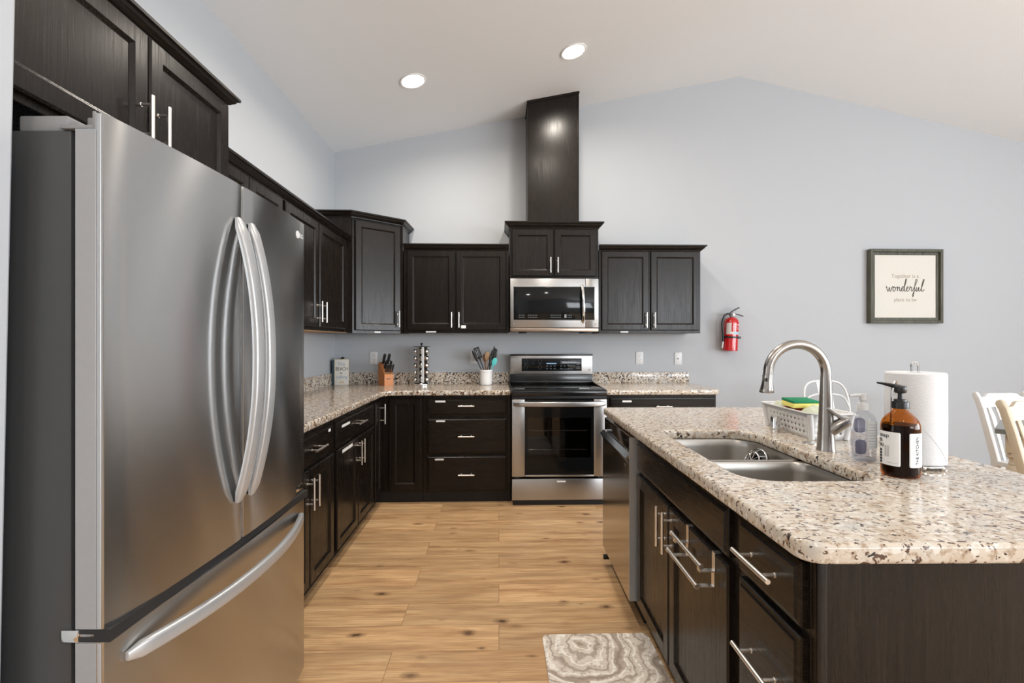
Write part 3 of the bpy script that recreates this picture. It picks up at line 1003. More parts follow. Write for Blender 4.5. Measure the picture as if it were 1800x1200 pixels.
mb.tube(hp, [0.6] + [1.0] * 15 + [0.6], 14, flat=(0.011, 0.007), up=(1, 0, 0))
mb.build('handle', 'chrome', d, 50)
mb = MB()
MB().cyl((0.742, -0.001, 1.470), (0.742, 0.001, 1.470), 0.006).build('round_mark', 'hinge_grey', t)
mb.cyl((0.030, -0.001, 1.468), (0.030, 0.001, 1.468), 0.006)
mb.text('LG', 0.011, Matrix.Translation((0.040, -0.0008, 1.464)) @ Matrix.Rotation(R(90), 4, 'X'), 0.0003, 'LEFT')
mb.build('badge', 'hinge_grey', t)
for x in (0.08, 0.63):
    MB().box(x, 0.06, 1.388, x + 0.07, 0.20, 1.4022, 0.003).build('grease_filter', 'black_plastic', t)

# ------------------------------------------------------------------ range
t = thing('range_oven', 'stainless freestanding electric range with black glass cooktop and oven window', 'oven', (0.103, 3.82, 0), 0)
RW = 0.764
body = MB()
body.box(0, 0.05, 0.035, 0.02, 0.675, 0.90).box(RW - 0.02, 0.05, 0.035, RW, 0.675, 0.90).box(0.02, 0.655, 0.035, RW - 0.02, 0.675, 0.90)
body.box(0.02, 0.05, 0.035, RW - 0.02, 0.655, 0.20).box(0.02, 0.05, 0.81, RW - 0.02, 0.655, 0.90)
body.build('case', 'black_gloss', t)
cav = MB()
cav.box(0.0205, 0.06, 0.201, 0.06, 0.60, 0.809).box(RW - 0.06, 0.06, 0.201, RW - 0.0205, 0.60, 0.809).box(0.06, 0.58, 0.201, RW - 0.06, 0.60, 0.809)
cav.build('oven_cavity', 'enamel', t)
for zz in (0.43, 0.585):
    rk = MB()
    rk.tube([(0.062, 0.09, zz), (RW - 0.062, 0.09, zz)], 0.004, 8)
    rk.tube([(0.062, 0.55, zz), (RW - 0.062, 0.55, zz)], 0.004, 8)
    for i in range(22):
        x = 0.075 + i * (RW - 0.15) / 21
        rk.tube([(x, 0.088, zz + 0.002), (x, 0.55, zz + 0.002)], 0.0022, 6)
    rk.build('oven_rack', 'chrome', t)
dr = MB().box(0.0, 0.0, 0.045, RW, 0.048, 0.214, 0.004).build('storage_drawer', 'steel', t)
sticker(dr, None, 0.362, 0.188, 0.07, 0.012, 0.0)
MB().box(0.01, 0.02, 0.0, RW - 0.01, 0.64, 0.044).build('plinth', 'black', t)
od = MB()
od.box(0.0, 0.0, 0.232, 0.104, 0.048, 0.852, 0.004).box(RW - 0.104, 0.0, 0.232, RW, 0.048, 0.852, 0.004).box(0.1045, 0.0, 0.232, RW - 0.1045, 0.048, 0.246, 0.002)
odo = od.build('door', 'steel', t)
gl = MB()
x0, x1 = 0.1045, RW - 0.1045
gl.box(x0, 0.002, 0.2465, 0.128, 0.046, 0.852).box(RW - 0.128, 0.002, 0.2465, x1, 0.046, 0.852)
gl.box(0.128, 0.002, 0.2465, RW - 0.128, 0.046, 0.385).box(0.128, 0.002, 0.705, RW - 0.128, 0.046, 0.852)
gl.build('glass_surround', 'glass_black', odo)
MB().box(0.128, 0.003, 0.385, RW - 0.128, 0.008, 0.705).build('window', 'oven_window', odo)
hp = []
for i in range(21):
    s = i / 20
    b = 1 - abs(2 * s - 1) ** 3
    hp.append((0.012 + (RW - 0.024) * s, -0.010 - 0.040 * b, 0.818))
mb = MB()
mb.tube(hp, [0.7] + [1.0] * 19 + [0.7], 14, flat=(0.020, 0.010), up=(0, 0, 1))
for x in (0.022, RW - 0.022):
    mb.box(x - 0.010, -0.012, 0.803, x + 0.010, 0.001, 0.833, 0.003)
mb.build('handle', 'steel', odo, 50)
ck = MB()
ck.box(-0.004, -0.012, 0.878, RW + 0.004, 0.60, 0.9235, 0.008)
ck.build('cooktop_frame', 'black_gloss', t)
MB().box(0.0, 0.004, 0.856, RW, 0.05, 0.8775, 0.002).build('vent_strip', 'gasket', t)
MB().box(0.012, 0.012, 0.9236, RW - 0.012, 0.595, 0.928, 0.0015).build('cooktop_glass', 'glass_black', t)
for xx, s in ((-0.009, -1), (RW - 0.003, 1)):
    MB().prism([(0.03, 0.905), (0.60, 0.905), (0.60, 0.948), (0.50, 0.940), (0.05, 0.924)], xx, xx + 0.012, 'x').build('side_trim', 'black_gloss', t)
bgm = MB()
bgm.box(0.0, 0.605, 0.90, RW + 0.004, 0.690, 1.012, 0.006)
bgm.box(0.004, 0.585, 0.925, RW, 0.61, 0.955, 0.008)
bgm.box(-0.002, 0.600, 1.186, RW + 0.006, 0.692, 1.199, 0.003)
bgm.build('backguard', 'black_gloss', t)
MB().box(0.0, 0.612, 1.0125, RW + 0.004, 0.690, 1.186, 0.004).build('control_panel', 'steel', t)
MB().box(0.10, 0.6115, 1.000, RW - 0.10, 0.620, 1.0122, 0.002).build('panel_lip', 'chrome', t)
cpn = MB().box(0.108, 0.609, 1.042, 0.668, 0.613, 1.160, 0.002).build('display_glass', 'glass_black', t)
pr = MB()
for cx, cz, r_ in ((0.147, 1.130, 0.017), (0.213, 1.130, 0.015), (0.279, 1.130, 0.017), (0.147, 1.077, 0.018), (0.279, 1.077, 0.017)):
    pr.tube([(cx + r_ * math.cos(a), 0.6085, cz + r_ * math.sin(a)) for a in [2 * PI * i / 20 for i in range(20)]], 0.0009, 5, closed=True)
pr.build('burner_rings', 'print_ring', cpn)
pr = MB()
for cx in (0.147, 0.213, 0.279):
    pr.box(cx - 0.004, 0.6082, 1.108, cx + 0.004, 0.6092, 1.112)
for r_, cols in ((1.133, (0.475, 0.505, 0.545, 0.57, 0.595)), (1.112, (0.475, 0.508, 0.545, 0.57, 0.595)), (1.088, (0.345, 0.38, 0.415, 0.475, 0.508, 0.545, 0.57, 0.595)), (1.064, (0.345, 0.38, 0.415, 0.475, 0.545, 0.57))):
    for x in cols:
        pr.box(x - 0.007, 0.6082, r_ - 0.003, x + 0.007, 0.6092, r_ + 0.003)
for z in (1.125, 1.104, 1.08, 1.066):
    pr.box(0.618, 0.6082, z - 0.003, 0.65, 0.6092, z + 0.003)
pr.build('key_print', 'print_light', cpn)
mb = MB().box(0.338, 0.6080, 1.109, 0.432, 0.6092, 1.1155)
mb.build('clock_display', 'display', cpn)
mb = MB()
MB().cyl((0.738, 0.611, 1.052), (0.738, 0.613, 1.052), 0.008).build('round_mark', 'hinge_grey', t)
mb.cyl((0.028, 0.611, 1.052), (0.028, 0.613, 1.052), 0.008)
mb.text('LG', 0.013, Matrix.Translation((0.039, 0.6112, 1.047)) @ Matrix.Rotation(R(90), 4, 'X'), 0.0003, 'LEFT')
mb.build('badge', 'hinge_grey', t)

# ------------------------------------------------------------------ island
IA = R(-90) + IR      # cabinets facing the kitchen aisle (-X); local x runs from far to near


def icab(label, v_far, v_near, opened=False):
    t = thing('base_cabinet', label, 'cabinet', IS(0.045, v_far), IA)
    carcass(t, v_far - v_near, 0.58, 0, 0.879, True, opened, 0.055)
    return t


t = icab('dark island sink cabinet with two doors below a wide false drawer', 1.295, 0.352, True)
w_ = 1.295 - 0.352
fronts(t, [dict(k='false', x=(0.004, 0.912), z=(0.722, 0.858)),
           dict(k='door', x=(0.010, 0.437), z=(0.105, 0.703), h=[('v', 0.408, 0.615, 0.15)]),
           dict(k='door', x=(0.448, 0.918), z=(0.105, 0.703), h=[('v', 0.476, 0.615, 0.15)])])
t = icab('dark island drawer cabinet at the near end beside the end panel', 0.350, 0.052)
fronts(t, [dict(k='drawer', x=(0.028, 0.290), z=(0.722, 0.858), h=[('h', 0.155, 0.792, 0.165)]),
           dict(k='drawer', x=(0.028, 0.290), z=(0.415, 0.703), h=[('h', 0.155, 0.558, 0.165)]),
           dict(k='drawer', x=(0.028, 0.290), z=(0.105, 0.400), h=[('h', 0.155, 0.255, 0.165)])])
# end and rear panels of the island
t = thing('kitchen_island', 'plain dark wood island body with end panel facing the camera', 'kitchen island', IS(0.045, 0.05), IR)
MB().box(0, -0.014, 0, 0.655, 0.0, 0.879).build('end_panel', 'wood', t)
MB().box(0.0, -0.019, 0, 0.020, -0.0142, 0.879, 0.002).build('corner_strip', 'wood', t)
MB().box(0.587, 0.002, 0, 0.606, 1.88, 0.879).build('rear_panel', 'wood', t)

# dishwasher
t = thing('dishwasher', 'stainless dishwasher with pocket handle at the far end of the island', 'dishwasher', IS(0.045, 1.925), IA)
DWW = 0.622
MB().box(0.006, 0.005, 0.11, DWW - 0.004, 0.56, 0.872).build('tub', 'black', t)
dd = MB()
dd.prism([(-0.050, 0.105), (0.004, 0.105), (0.004, 0.765), (-0.034, 0.765), (-0.062, 0.768), (-0.050, 0.742)], 0.004, DWW - 0.004, 'x')
ddo = dd.build('door', 'steel_dark', t, 20)
MB().box(0.0045, -0.040, 0.790, DWW - 0.0045, 0.004, 0.866, 0.004).build('control_strip', 'steel_dark', t)
MB().box(0.02, -0.020, 0.7655, DWW - 0.02, 0.004, 0.7895).build('handle_pocket', 'gasket', t)
hl = MB().prism([(-0.036, 0.7655), (-0.040, 0.790), (-0.046, 0.792), (-0.068, 0.770), (-0.062, 0.7685)], 0.004, DWW - 0.004, 'x')
hl.build('handle_lip', 'chrome', ddo, 20)
MB().box(DWW - 0.004, -0.050, 0.105, DWW - 0.001, 0.004, 0.866).build('side_edge', 'silver', t)
mb = MB()
mb.text('LG', 0.02, Matrix.Translation((DWW - 0.09, -0.0506, 0.715)) @ Matrix.Rotation(R(90), 4, 'X'), 0.0004, 'LEFT')
mb.build('badge', 'print_light', ddo)
MB().box(0.004, 0.02, 0, DWW - 0.004, 0.5, 0.1095).build('toe_kick', 'black', t)
MB().cyl((0.05, -0.055, 0.055), (0.05, 0.02, 0.055), 0.014).build('knob', 'rubber', t)

# granite island top with the sink cut-out
HU0, HU1, HV0, HV1 = 0.104, 0.492, 0.428, 1.200
outer = rrect(0, 0, 0.965, 1.945, [0.03, 0.03, 0.045, 0.03])
hole = rrect(HU0, HV0, HU1, HV1, [0.10, 0.05, 0.10, 0.06], 8)[::-1]
o = slab('island_countertop', outer, [hole], 0.8795, CT, 0.009, 'granite')
o.location = IS(0, 0)
o.rotation_euler = (0, 0, IR)
tag(o, 'large speckled granite island countertop with undermount sink cut-out', 'countertop')

# undermount double bowl sink
t = thing('sink', 'stainless double bowl undermount sink set in the island', 'sink', IS(0, 0), IR)


def bowl(u0, u1, v0, v1, rr, ztop, zb):
    mb = MB()
    loops = []
    for k, (ins, z) in enumerate([(-0.016, ztop), (0, ztop), (0.003, ztop - 0.006), (0.006, ztop - 0.03), (0.012, zb + 0.05), (0.020, zb + 0.018), (0.045, zb + 0.003), (0.08, zb)]):
        r2 = [max(0.012, q - max(0, ins) * 0.4) for q in rr]
        loops.append([(x, y, z) for x, y in rrect(u0 + ins, v0 + ins, u1 - ins, v1 - ins, r2, 8)])
    mb.rings(loops, False, True)
    o = mb.build('bowl', 'sink', t, 50)
    s = o.modifiers.new('thickness', 'SOLIDIFY')
    s.thickness = 0.0012
    s.offset = 1
    c = ((u0 + u1) / 2, (v0 + v1) / 2)
    dm = MB()
    dm.lathe([(0.0, zb + 0.002), (0.02, zb + 0.002), (0.035, zb + 0.006), (0.045, zb + 0.003), (0.045, zb + 0.0005)], (c[0], c[1], 0), 24)
    dm.build('drain', 'chrome', t)
    return o


bowl(HU0 - 0.004, HU1 + 0.004, 0.832, HV1 + 0.004, [0.09, 0.05, 0.03, 0.05], 0.8775, 0.70)
bowl(HU0 - 0.004, HU1 + 0.004, HV0 - 0.004, 0.800, [0.05, 0.03, 0.10, 0.06], 0.8775, 0.69)
# strainer basket and rubber stopper leaning in the far bowl
t = thing('sink_strainer', 'round wire strainer with black rubber ring leaning inside the far sink bowl', 'strainer', IS(0.428, 1.000, 0.772), IR)
rm = Matrix.Translation((0, 0, 0.055)) @ Matrix.Rotation(R(-68), 4, 'Y') @ Matrix.Rotation(R(12), 4, 'X')
mb = MB(rm)
for rad, z in ((0.055, 0.0), (0.036, 0.02)):
    mb.tube([(rad * math.cos(2 * PI * i / 28), rad * math.sin(2 * PI * i / 28), z) for i in range(28)], 0.0028, 8, closed=True)
for i in range(8):
    a = 2 * PI * i / 8
    mb.tube([(0.055 * math.cos(a), 0.055 * math.sin(a), 0), (0.036 * math.cos(a), 0.036 * math.sin(a), 0.02), (0, 0, 0.024)], 0.0016, 6)
mb.build('wire_basket', 'chrome', t)
mb = MB(rm)
mb.lathe([(0.03, -0.004), (0.052, -0.010), (0.052, -0.018), (0.0, -0.022)], (0, 0, 0), 28)
mb.build('rubber_ring', 'rubber', t)

# faucet
t = thing('faucet', 'tall brushed nickel gooseneck pull-down faucet behind the sink', 'faucet', IS(0.578, 0.800, CT), IR)
mb = MB()
mb.lathe([(0, 0), (0.031, 0), (0.031, 0.004), (0.0285, 0.012), (0.0265, 0.05), (0.0240, 0.11), (0.0215, 0.16), (0.0205, 0.20), (0, 0.20)], n=32)
# flared boss that carries the lever
mb.tube([(0.002, 0, 0.062), (0.018, -0.010, 0.080), (0.038, -0.020, 0.097), (0.055, -0.027, 0.109)], [0.020, 0.0235, 0.0215, 0.0190], 24)
mb.build('body', 'faucet', t, 60)
AR = 0.105
zc0 = 0.278
pts = [(0, 0, 0.195), (0, 0, 0.24)] + [(-AR + AR * math.cos(a), 0, zc0 + AR * math.sin(a)) for a in [PI * i / 22 for i in range(23)]]
e = pts[-1]
pts += [(e[0] - 0.001, 0, zc0 - 0.006)]
mb = MB()
mb.tube(pts, [0.0205, 0.0185] + [0.0165] * 23 + [0.0165], 22)
mb.build('spout', 'faucet', t, 60)
mb = MB()
ex = e[0] - 0.002
mb.tube([(ex, 0, zc0 - 0.005), (ex, 0, zc0 - 0.022), (ex - 0.001, 0, zc0 - 0.036), (ex - 0.002, 0, zc0 - 0.052), (ex - 0.003, 0, zc0 - 0.067), (ex - 0.003, 0, zc0 - 0.069)], [0.0172, 0.0172, 0.0185, 0.0215, 0.0245, 0.0235], 24)
sh = mb.build('spray_head', 'faucet', t, 60)
MB().ball((ex - 0.011, -0.0135, zc0 - 0.022), 0.006, 1.0, 0.6, 1.2).build('spray_button', 'rubber', sh)
mb = MB()
mb.cyl((0.0545, -0.0268, 0.1087), (0.061, -0.030, 0.113), 0.0192, 0.0180, 24)
mb.tube([(0.058, -0.029, 0.1155), (0.040, -0.025, 0.1215), (0.014, -0.026, 0.137), (-0.012, -0.028, 0.156)], [1.5, 1.3, 0.95, 0.7], 14, flat=(0.006, 0.010), up=(0.5, 0, 0.85))
mb.build('lever', 'chrome', t, 60)
o = MB().lathe([(0, 0), (0.0195, 0), (0.0195, 0.062), (0.017, 0.066), (0, 0.066)], n=28).build('air_gap', 'chrome')
o.location = IS(0.600, 1.165, CT)
tag(o, 'small chrome air gap cylinder on the countertop left of the white basket', 'air gap')
o = MB().lathe([(0, 0), (0.026, 0), (0.026, 0.002), (0.018, 0.005), (0, 0.006)], n=28).build('hole_cover', 'chrome')
o.location = IS(0.598, 0.925, CT)
tag(o, 'flat round chrome hole cover on the countertop between basket and faucet', 'hole cover')

# over-door towel bar
t = thing('towel_bar', 'double brushed nickel towel bar hooked over the island cabinet door', 'towel bar', IS(0.0245, 0.66, 0), IA)
for xx in (0.0, 0.20):
    mb = MB()
    sec = [(0.0008, 0.690), (0.0008, 0.7055), (-0.0015, 0.7055), (-0.0015, 0.662), (-0.040, 0.652), (-0.042, 0.640), (-0.060, 0.612)]
    mb.box(xx - 0.010, -0.0020, 0.650, xx + 0.010, -0.0005, 0.7052)
    mb.box(xx - 0.010, -0.0005, 0.7037, xx + 0.010, 0.018, 0.7052)
    mb.box(xx - 0.010, -0.044, 0.6505, xx + 0.010, -0.0020, 0.653)
    mb.box(xx - 0.010, -0.046, 0.650, xx + 0.010, -0.0435, 0.668, 0.0005, 1)
    mb.box(xx - 0.010, -0.0035, 0.606, xx + 0.010, -0.0020, 0.652)
    mb.box(xx - 0.010, -0.058, 0.6065, xx + 0.010, -0.0035, 0.609)
    mb.build('bracket', 'nickel', t)
for y, z in ((-0.047, 0.672), (-0.059, 0.616)):
    mb = MB().cyl((-0.024, y, z), (0.224, y, z), 0.0062, n=16)
    for x in (-0.024, 0.217):
        mb.cyl((x, y, z), (x + 0.007, y, z), 0.0075, n=16)
    mb.build('bar', 'nickel', t)

# ------------------------------------------------------------------ things on the island
# perforated basket
t = thing('basket', 'white perforated plastic basket of cloths and sponges behind the faucet', 'basket', IS(0.640, 0.978, CT + 0.0005), IR + R(-2))
BW, BL, BH = 0.135, 0.335, 0.105


def basket_wall(mb, P0, P1, out, ncol):
    """a leaning wall strip of quads with small square holes"""
    P0, P1 = Vector(P0), Vector(P1)
    dx = (P1 - P0)
    zs = [0.0, 0.022, 0.031, 0.045, 0.054, 0.068, 0.077, BH]
    us = [0.0]
    for i in range(ncol):
        c = 0.09 + 0.82 * (i + 0.5) / ncol
        h = 0.0045 / dx.length
        us += [c - h, c + h]
    us += [1.0]
    G = [[mb.bm.verts.new(P0 + dx * u + Vector(out) * (z * 0.13) + Vector((0, 0, z))) for u in us] for z in zs]
    for a in range(len(zs) - 1):
        for b in range(len(us) - 1):
            if a % 2 == 1 and b % 2 == 1 and a < 6:
                continue
            mb.bm.faces.new((G[a][b], G[a][b + 1], G[a + 1][b + 1], G[a + 1][b]))


mb = MB()
basket_wall(mb, (0, 0, 0), (0, BL, 0), (-1, 0, 0), 10)
basket_wall(mb, (BW, 0, 0), (BW, BL, 0), (1, 0, 0), 10)
basket_wall(mb, (0, 0, 0), (BW, 0, 0), (0, -1, 0), 5)
basket_wall(mb, (0, BL, 0), (BW, BL, 0), (0, 1, 0), 5)
mb.box(0, 0, 0, BW, BL, 0.003)
e = BH * 0.13
# corners
for (cx, cy, ox, oy) in ((0, 0, -1, -1), (BW, 0, 1, -1), (0, BL, -1, 1), (BW, BL, 1, 1)):
    mb.tube([(cx, cy, 0.002), (cx + ox * e * 0.5, cy + oy * e * 0.5, BH / 2), (cx + ox * e, cy + oy * e, BH)], 0.0105, 12)
bw = mb.build('tub', 'white_plastic', t, 50)
s = bw.modifiers.new('thickness', 'SOLIDIFY')
s.thickness = 0.002
rim_o = rrect(-e - 0.016, -e - 0.022, BW + e + 0.016, BL + e + 0.022, 0.03, 6)
rim_i = rrect(-e + 0.002, -e + 0.002, BW + e - 0.002, BL + e - 0.002, 0.02, 6)
mb = MB()
mb.rings([[(x, y, BH) for x, y in rim_i], [(x, y, BH + 0.003) for x, y in rim_i], [(x, y, BH + 0.005) for x, y in rim_o], [(x, y, BH + 0.001) for x, y in rim_o], [(x, y, BH) for x, y in rim_i]], False, False)
mb.build('rim', 'white_plastic', t, 50)


def cloth(name, label, u, v, sx, sy, h, seed, rz=0.0):
    rnd = random.Random(seed)
    mb = MB()
    n = 22
    ph = [rnd.uniform(0, 6) for _ in range(6)]

    def top(a, b):
        q = max(0.0, 1 - (abs(a) ** 3 + abs(b) ** 3))
        return h * (q ** 0.22) * (0.90 + 0.05 * math.sin(3 * a + 2 * b + ph[0]) + 0.035 * math.sin(6 * b - 3 * a + ph[1]) + 0.02 * math.sin(12 * a + 5 * b + ph[2]))
    G = [[mb.bm.verts.new((a * sx / 2, b * sy / 2, top(a, b))) for a in [2 * i / n - 1 for i in range(n + 1)]] for b in [2 * j / n - 1 for j in range(n + 1)]]
    for j in range(n):
        for i in range(n):
            mb.bm.faces.new((G[j][i], G[j][i + 1], G[j + 1][i + 1], G[j + 1][i]))
    edge = [G[0][i] for i in range(n)] + [G[j][n] for j in range(n)] + [G[n][i] for i in range(n, 0, -1)] + [G[j][0] for j in range(n, 0, -1)]
    mb.bm.faces.new(edge[::-1])
    o = mb.build(name, 'cloth', None, 80)
    o.location = IS(u, v, CT + 0.0045)
    o.rotation_euler = (0, 0, IR + rz)
    return tag(o, label, 'cloth')


cloth('dishcloth', 'crumpled pale green dishcloth at the near end of the white basket', 0.705, 1.045, 0.125, 0.115, 0.128, 4)
cloth('dishcloth', 'crumpled pale green dishcloth at the far end of the white basket', 0.705, 1.245, 0.120, 0.105, 0.132, 9)
o = MB().box(-0.035, -0.045, 0, 0.035, 0.045, 0.105, 0.008).build('sponge', 'sponge_red')
o.location = IS(0.678, 1.145, CT + 0.0045)
o.rotation_euler = (0, 0, IR)
tag(o, 'dark red sponge under the green and yellow sponge in the basket', 'sponge')
t = thing('sponge', 'green and yellow scouring sponge on top of the cloths in the basket', 'sponge', IS(0.690, 1.135, CT + 0.114), IR)
ro = Matrix.Rotation(R(4), 4, 'X')
MB(ro).box(-0.055, -0.045, 0, 0.055, 0.045, 0.021, 0.004).build('foam', 'sponge_yellow', t)
MB(ro).box(-0.056, -0.046, 0.0212, 0.056, 0.046, 0.031, 0.003).build('scourer', 'sponge_green', t)

# clear hand soap pump bottle
t = thing('soap_bottle', 'clear plastic pump bottle of hand soap with white pump', 'soap dispenser', IS(0.606, 0.655, CT + 0.0005), IR + R(25))
prof = [(0, 0), (0.0325, 0), (0.0355, 0.004), (0.036, 0.02), (0.036, 0.125), (0.034, 0.140), (0.027, 0.153), (0.017, 0.160), (0.0145, 0.163), (0.0145, 0.168), (0, 0.168)]
MB().lathe(prof, n=32).build('bottle', 'clear', t)
MB().lathe([(0, 0.004), (0.032, 0.004), (0.033, 0.02), (0.033, 0.10), (0, 0.10)], n=28).build('soap', 'gel', t)


def curved_label(r, a0, a1, z0, z1, rr=0.004, off=0.0006, n=16, sx=1.0, sy=1.0):
    mb = MB()
    g = []
    q = [0.0, 0.08, 0.3, 0.6, 1.0]
    lev = [(z0 + rr * t, rr * (1 - math.sqrt(max(0.0, 1 - (1 - t) ** 2)))) for t in q] + [(z1 - rr * t, rr * (1 - math.sqrt(max(0.0, 1 - (1 - t) ** 2)))) for t in q[::-1]]
    for z, iz in lev:
        ins = iz / r
        g.append([mb.bm.verts.new(((r + off) * math.cos(a) * sx, (r + off) * math.sin(a) * sy, z)) for a in [R(a0) + ins + (R(a1) - R(a0) - 2 * ins) * i / n for i in range(n + 1)]])
    for a in range(len(lev) - 1):
        for i in range(n):
            mb.bm.faces.new((g[a][i], g[a][i + 1], g[a + 1][i + 1], g[a + 1][i]))
    return mb


lb = curved_label(0.036, 222, 290, 0.045, 0.135).build('front_label', 'grey_label', t)
s = lb.modifiers.new('thickness', 'SOLIDIFY'); s.thickness = 0.0003
ln = MB()
for k in range(9):
    z = 0.052 + k * 0.0088
    ln.tube([(0.0369 * math.cos(R(a)), 0.0369 * math.sin(R(a)), z) for a in (228, 240, 252, 264, 276, 284)], 0.0006, 4)
ln.build('label_text', 'hinge_grey', lb)
lb = curved_label(0.0335, 15, 70, 0.012, 0.062, 0.012).build('back_label', 'lavender', t)
s = lb.modifiers.new('thickness', 'SOLIDIFY'); s.thickness = 0.0003
lb = curved_label(0.0335, 20, 75, 0.085, 0.135, 0.012).build('back_label', 'lavender', t)
s = lb.modifiers.new('thickness', 'SOLIDIFY'); s.thickness = 0.0003
mb = MB()
mb.lathe([(0, 0.166), (0.0185, 0.166), (0.0185, 0.186), (0.015, 0.190), (0.009, 0.191), (0.009, 0.196), (0.012, 0.198), (0.011, 0.216), (0.0105, 0.219), (0, 0.219)], n=28)
mb.tube([(0, 0, 0.214), (-0.02, 0.012, 0.215), (-0.038, 0.022, 0.212)], [0.0065, 0.005, 0.0038], 12)
mb.build('pump', 'white_plastic', t, 45)

# amber soap bottle
t = thing('soap_bottle', 'large amber glass soap bottle with black pump and white labels', 'soap dispenser', IS(0.582, 0.478, CT + 0.0005), IR + R(-35))
BR = 0.0475
prof = [(0, 0), (0.042, 0), (0.0465, 0.004), (BR, 0.012), (BR, 0.140), (0.0465, 0.152), (0.042, 0.164), (0.033, 0.176), (0.024, 0.184), (0.0185, 0.190), (0.0172, 0.197), (0.0172, 0.206), (0, 0.206)]
MB().lathe(prof, n=48).build('bottle', 'amber', t)
MB().lathe([(0, 0.005), (0.040, 0.005), (0.0452, 0.013), (0.0452, 0.136), (0.0435, 0.150), (0, 0.150)], n=40).build('soap', 'amber_soap', t)


def wrapfn(r, a_c):
    def f(p):
        a = R(a_c) + p.x / r
        rr = r - p.y
        return Vector((rr * math.cos(a), rr * math.sin(a), p.z))
    return f


def add_thick(o, th):
    s = o.modifiers.new('thickness', 'SOLIDIFY')
    s.thickness = th
    s.offset = 1


lab = curved_label(BR, 140, 266, 0.033, 0.130, n=28).build('front_label', 'paper', t)
UP = Matrix.Rotation(R(90), 4, 'X')
fn = wrapfn(BR + 0.0014, 246)
mb = MB()
mb.text('soap', 0.0165, Matrix.Translation((-0.0275, 0, 0.1135)) @ UP, 0.0003, 'CENTER', fn, 1.1)
mb.text('ER', 0.0150, Matrix.Translation((-0.0395, 0, 0.0975)) @ UP, 0.0003, 'CENTER', fn)
mb.text('ON', 0.0150, Matrix.Translation((-0.0395, 0, 0.0835)) @ UP, 0.0003, 'CENTER', fn)
for k in range(5):
    mb.text('IIIII', 0.010, Matrix.Translation((-0.0395, 0, 0.070 - k * 0.0085)) @ UP, 0.0003, 'CENTER', fn)
for xx in (-0.0225, -0.0145):
    mb.text('| | | | | | | | | |', 0.006, Matrix.Translation((xx, 0, 0.074)) @ Matrix.Rotation(R(90), 4, 'Y') @ UP, 0.0003, 'CENTER', fn)
mb.text('_________', 0.006, Matrix.Translation((-0.002, 0, 0.042)) @ UP, 0.0002, 'CENTER', fn)
mb.build('label_print', 'print_dark', lab)
lab2 = curved_label(BR, 290, 372, 0.033, 0.130, n=20).build('side_label', 'paper', t)
fn2 = wrapfn(BR + 0.0014, 316)
mb = MB()
mb.text('THE KITCHEN', 0.0125, Matrix.Translation((0.0045, 0, 0.081)) @ Matrix.Rotation(R(-90), 4, 'Y') @ UP, 0.0003, 'CENTER', fn2, 1.0)
mb.build('label_print', 'print_dark', lab2)
add_thick(lab, 0.0004)
add_thick(lab2, 0.0004)
mb = MB()
mb.lathe([(0, 0.196), (0.0215, 0.196), (0.0215, 0.213), (0.0205, 0.2165), (0.016, 0.217), (0.0155, 0.223), (0.0065, 0.224), (0.006, 0.240), (0.012, 0.241), (0.0150, 0.244), (0.0152, 0.258), (0.013, 0.262), (0, 0.263)], n=28)
mb.tube([(0.0, 0, 0.257), (-0.020, 0.012, 0.262), (-0.036, 0.022, 0.265), (-0.052, 0.032, 0.267)], [0.0085, 0.0072, 0.005, 0.0032], 14, flat=(0.8, 1.1))
mb.build('pump', 'black_plastic', t, 45)

# paper towel holder and roll
pu, pv = 0.722, 0.590
t = thing('paper_towel_holder', 'wire paper towel holder with looped top and side arm', 'paper towel holder', IS(pu, pv, CT + 0.0005), IR)
mb = MB()
mb.tube([(0.072 * math.cos(2 * PI * i / 36), 0.072 * math.sin(2 * PI * i / 36), 0.010) for i in range(36)], 0.0032, 10, closed=True)
mb.tube([(-0.072, 0, 0.010), (0.072, 0, 0.010)], 0.0032, 10)
mb.tube([(0, -0.072, 0.010), (0, 0.072, 0.010)], 0.0032, 10)
for a in (-115, -70, -25, 90, 170):
    mb.ball((0.072 * math.cos(R(a)), 0.072 * math.sin(R(a)), 0.0075), 0.0075)
mb.build('base', 'chrome', t)
mb = MB()
top = [(-0.011, 0, 0.012), (-0.011, 0, 0.308)] + [(-0.011 * math.cos(PI * i / 8), 0, 0.316 + 0.011 * math.sin(PI * i / 8)) for i in range(9)] + [(0.011, 0, 0.306), (0.011, 0, 0.012)]
mb.tube(top, 0.0032, 10)
mb.build('rod', 'chrome', t)
mb = MB()
arm = [(-0.072, -0.02, 0.010), (-0.098, -0.03, 0.08), (-0.101, -0.031, 0.17), (-0.098, -0.030, 0.245), (-0.090, -0.028, 0.266), (-0.081, -0.025, 0.268), (-0.079, -0.025, 0.25), (-0.084, -0.026, 0.236), (-0.090, -0.028, 0.238)]
mb.tube(spline(arm, 6), 0.0030, 10)
mb.build('side_arm', 'chrome', t)
o = MB().lathe([(0.021, 0), (0.0745, 0), (0.0775, 0.004), (0.0782, 0.15), (0.0775, 0.276), (0.0745, 0.280), (0.0215, 0.280), (0.021, 0.276), (0.021, 0)], n=64).build('paper_towel_roll', 'towel_paper')
o.location = IS(pu, pv, CT + 0.0155)
tag(o, 'full white roll of paper towels standing on the holder', 'paper towel')
seam = MB()
pts = []
for i in range(14):
    s_ = i / 13
    a = R(238 + 62 * s_)
    pts.append((0.0782 * math.cos(a), 0.0782 * math.sin(a), 0.12 - 0.112 * s_ ** 1.05))
seam.tube(pts, 0.0005, 6)
seam.build('sheet_edge', 'towel_paper', o)

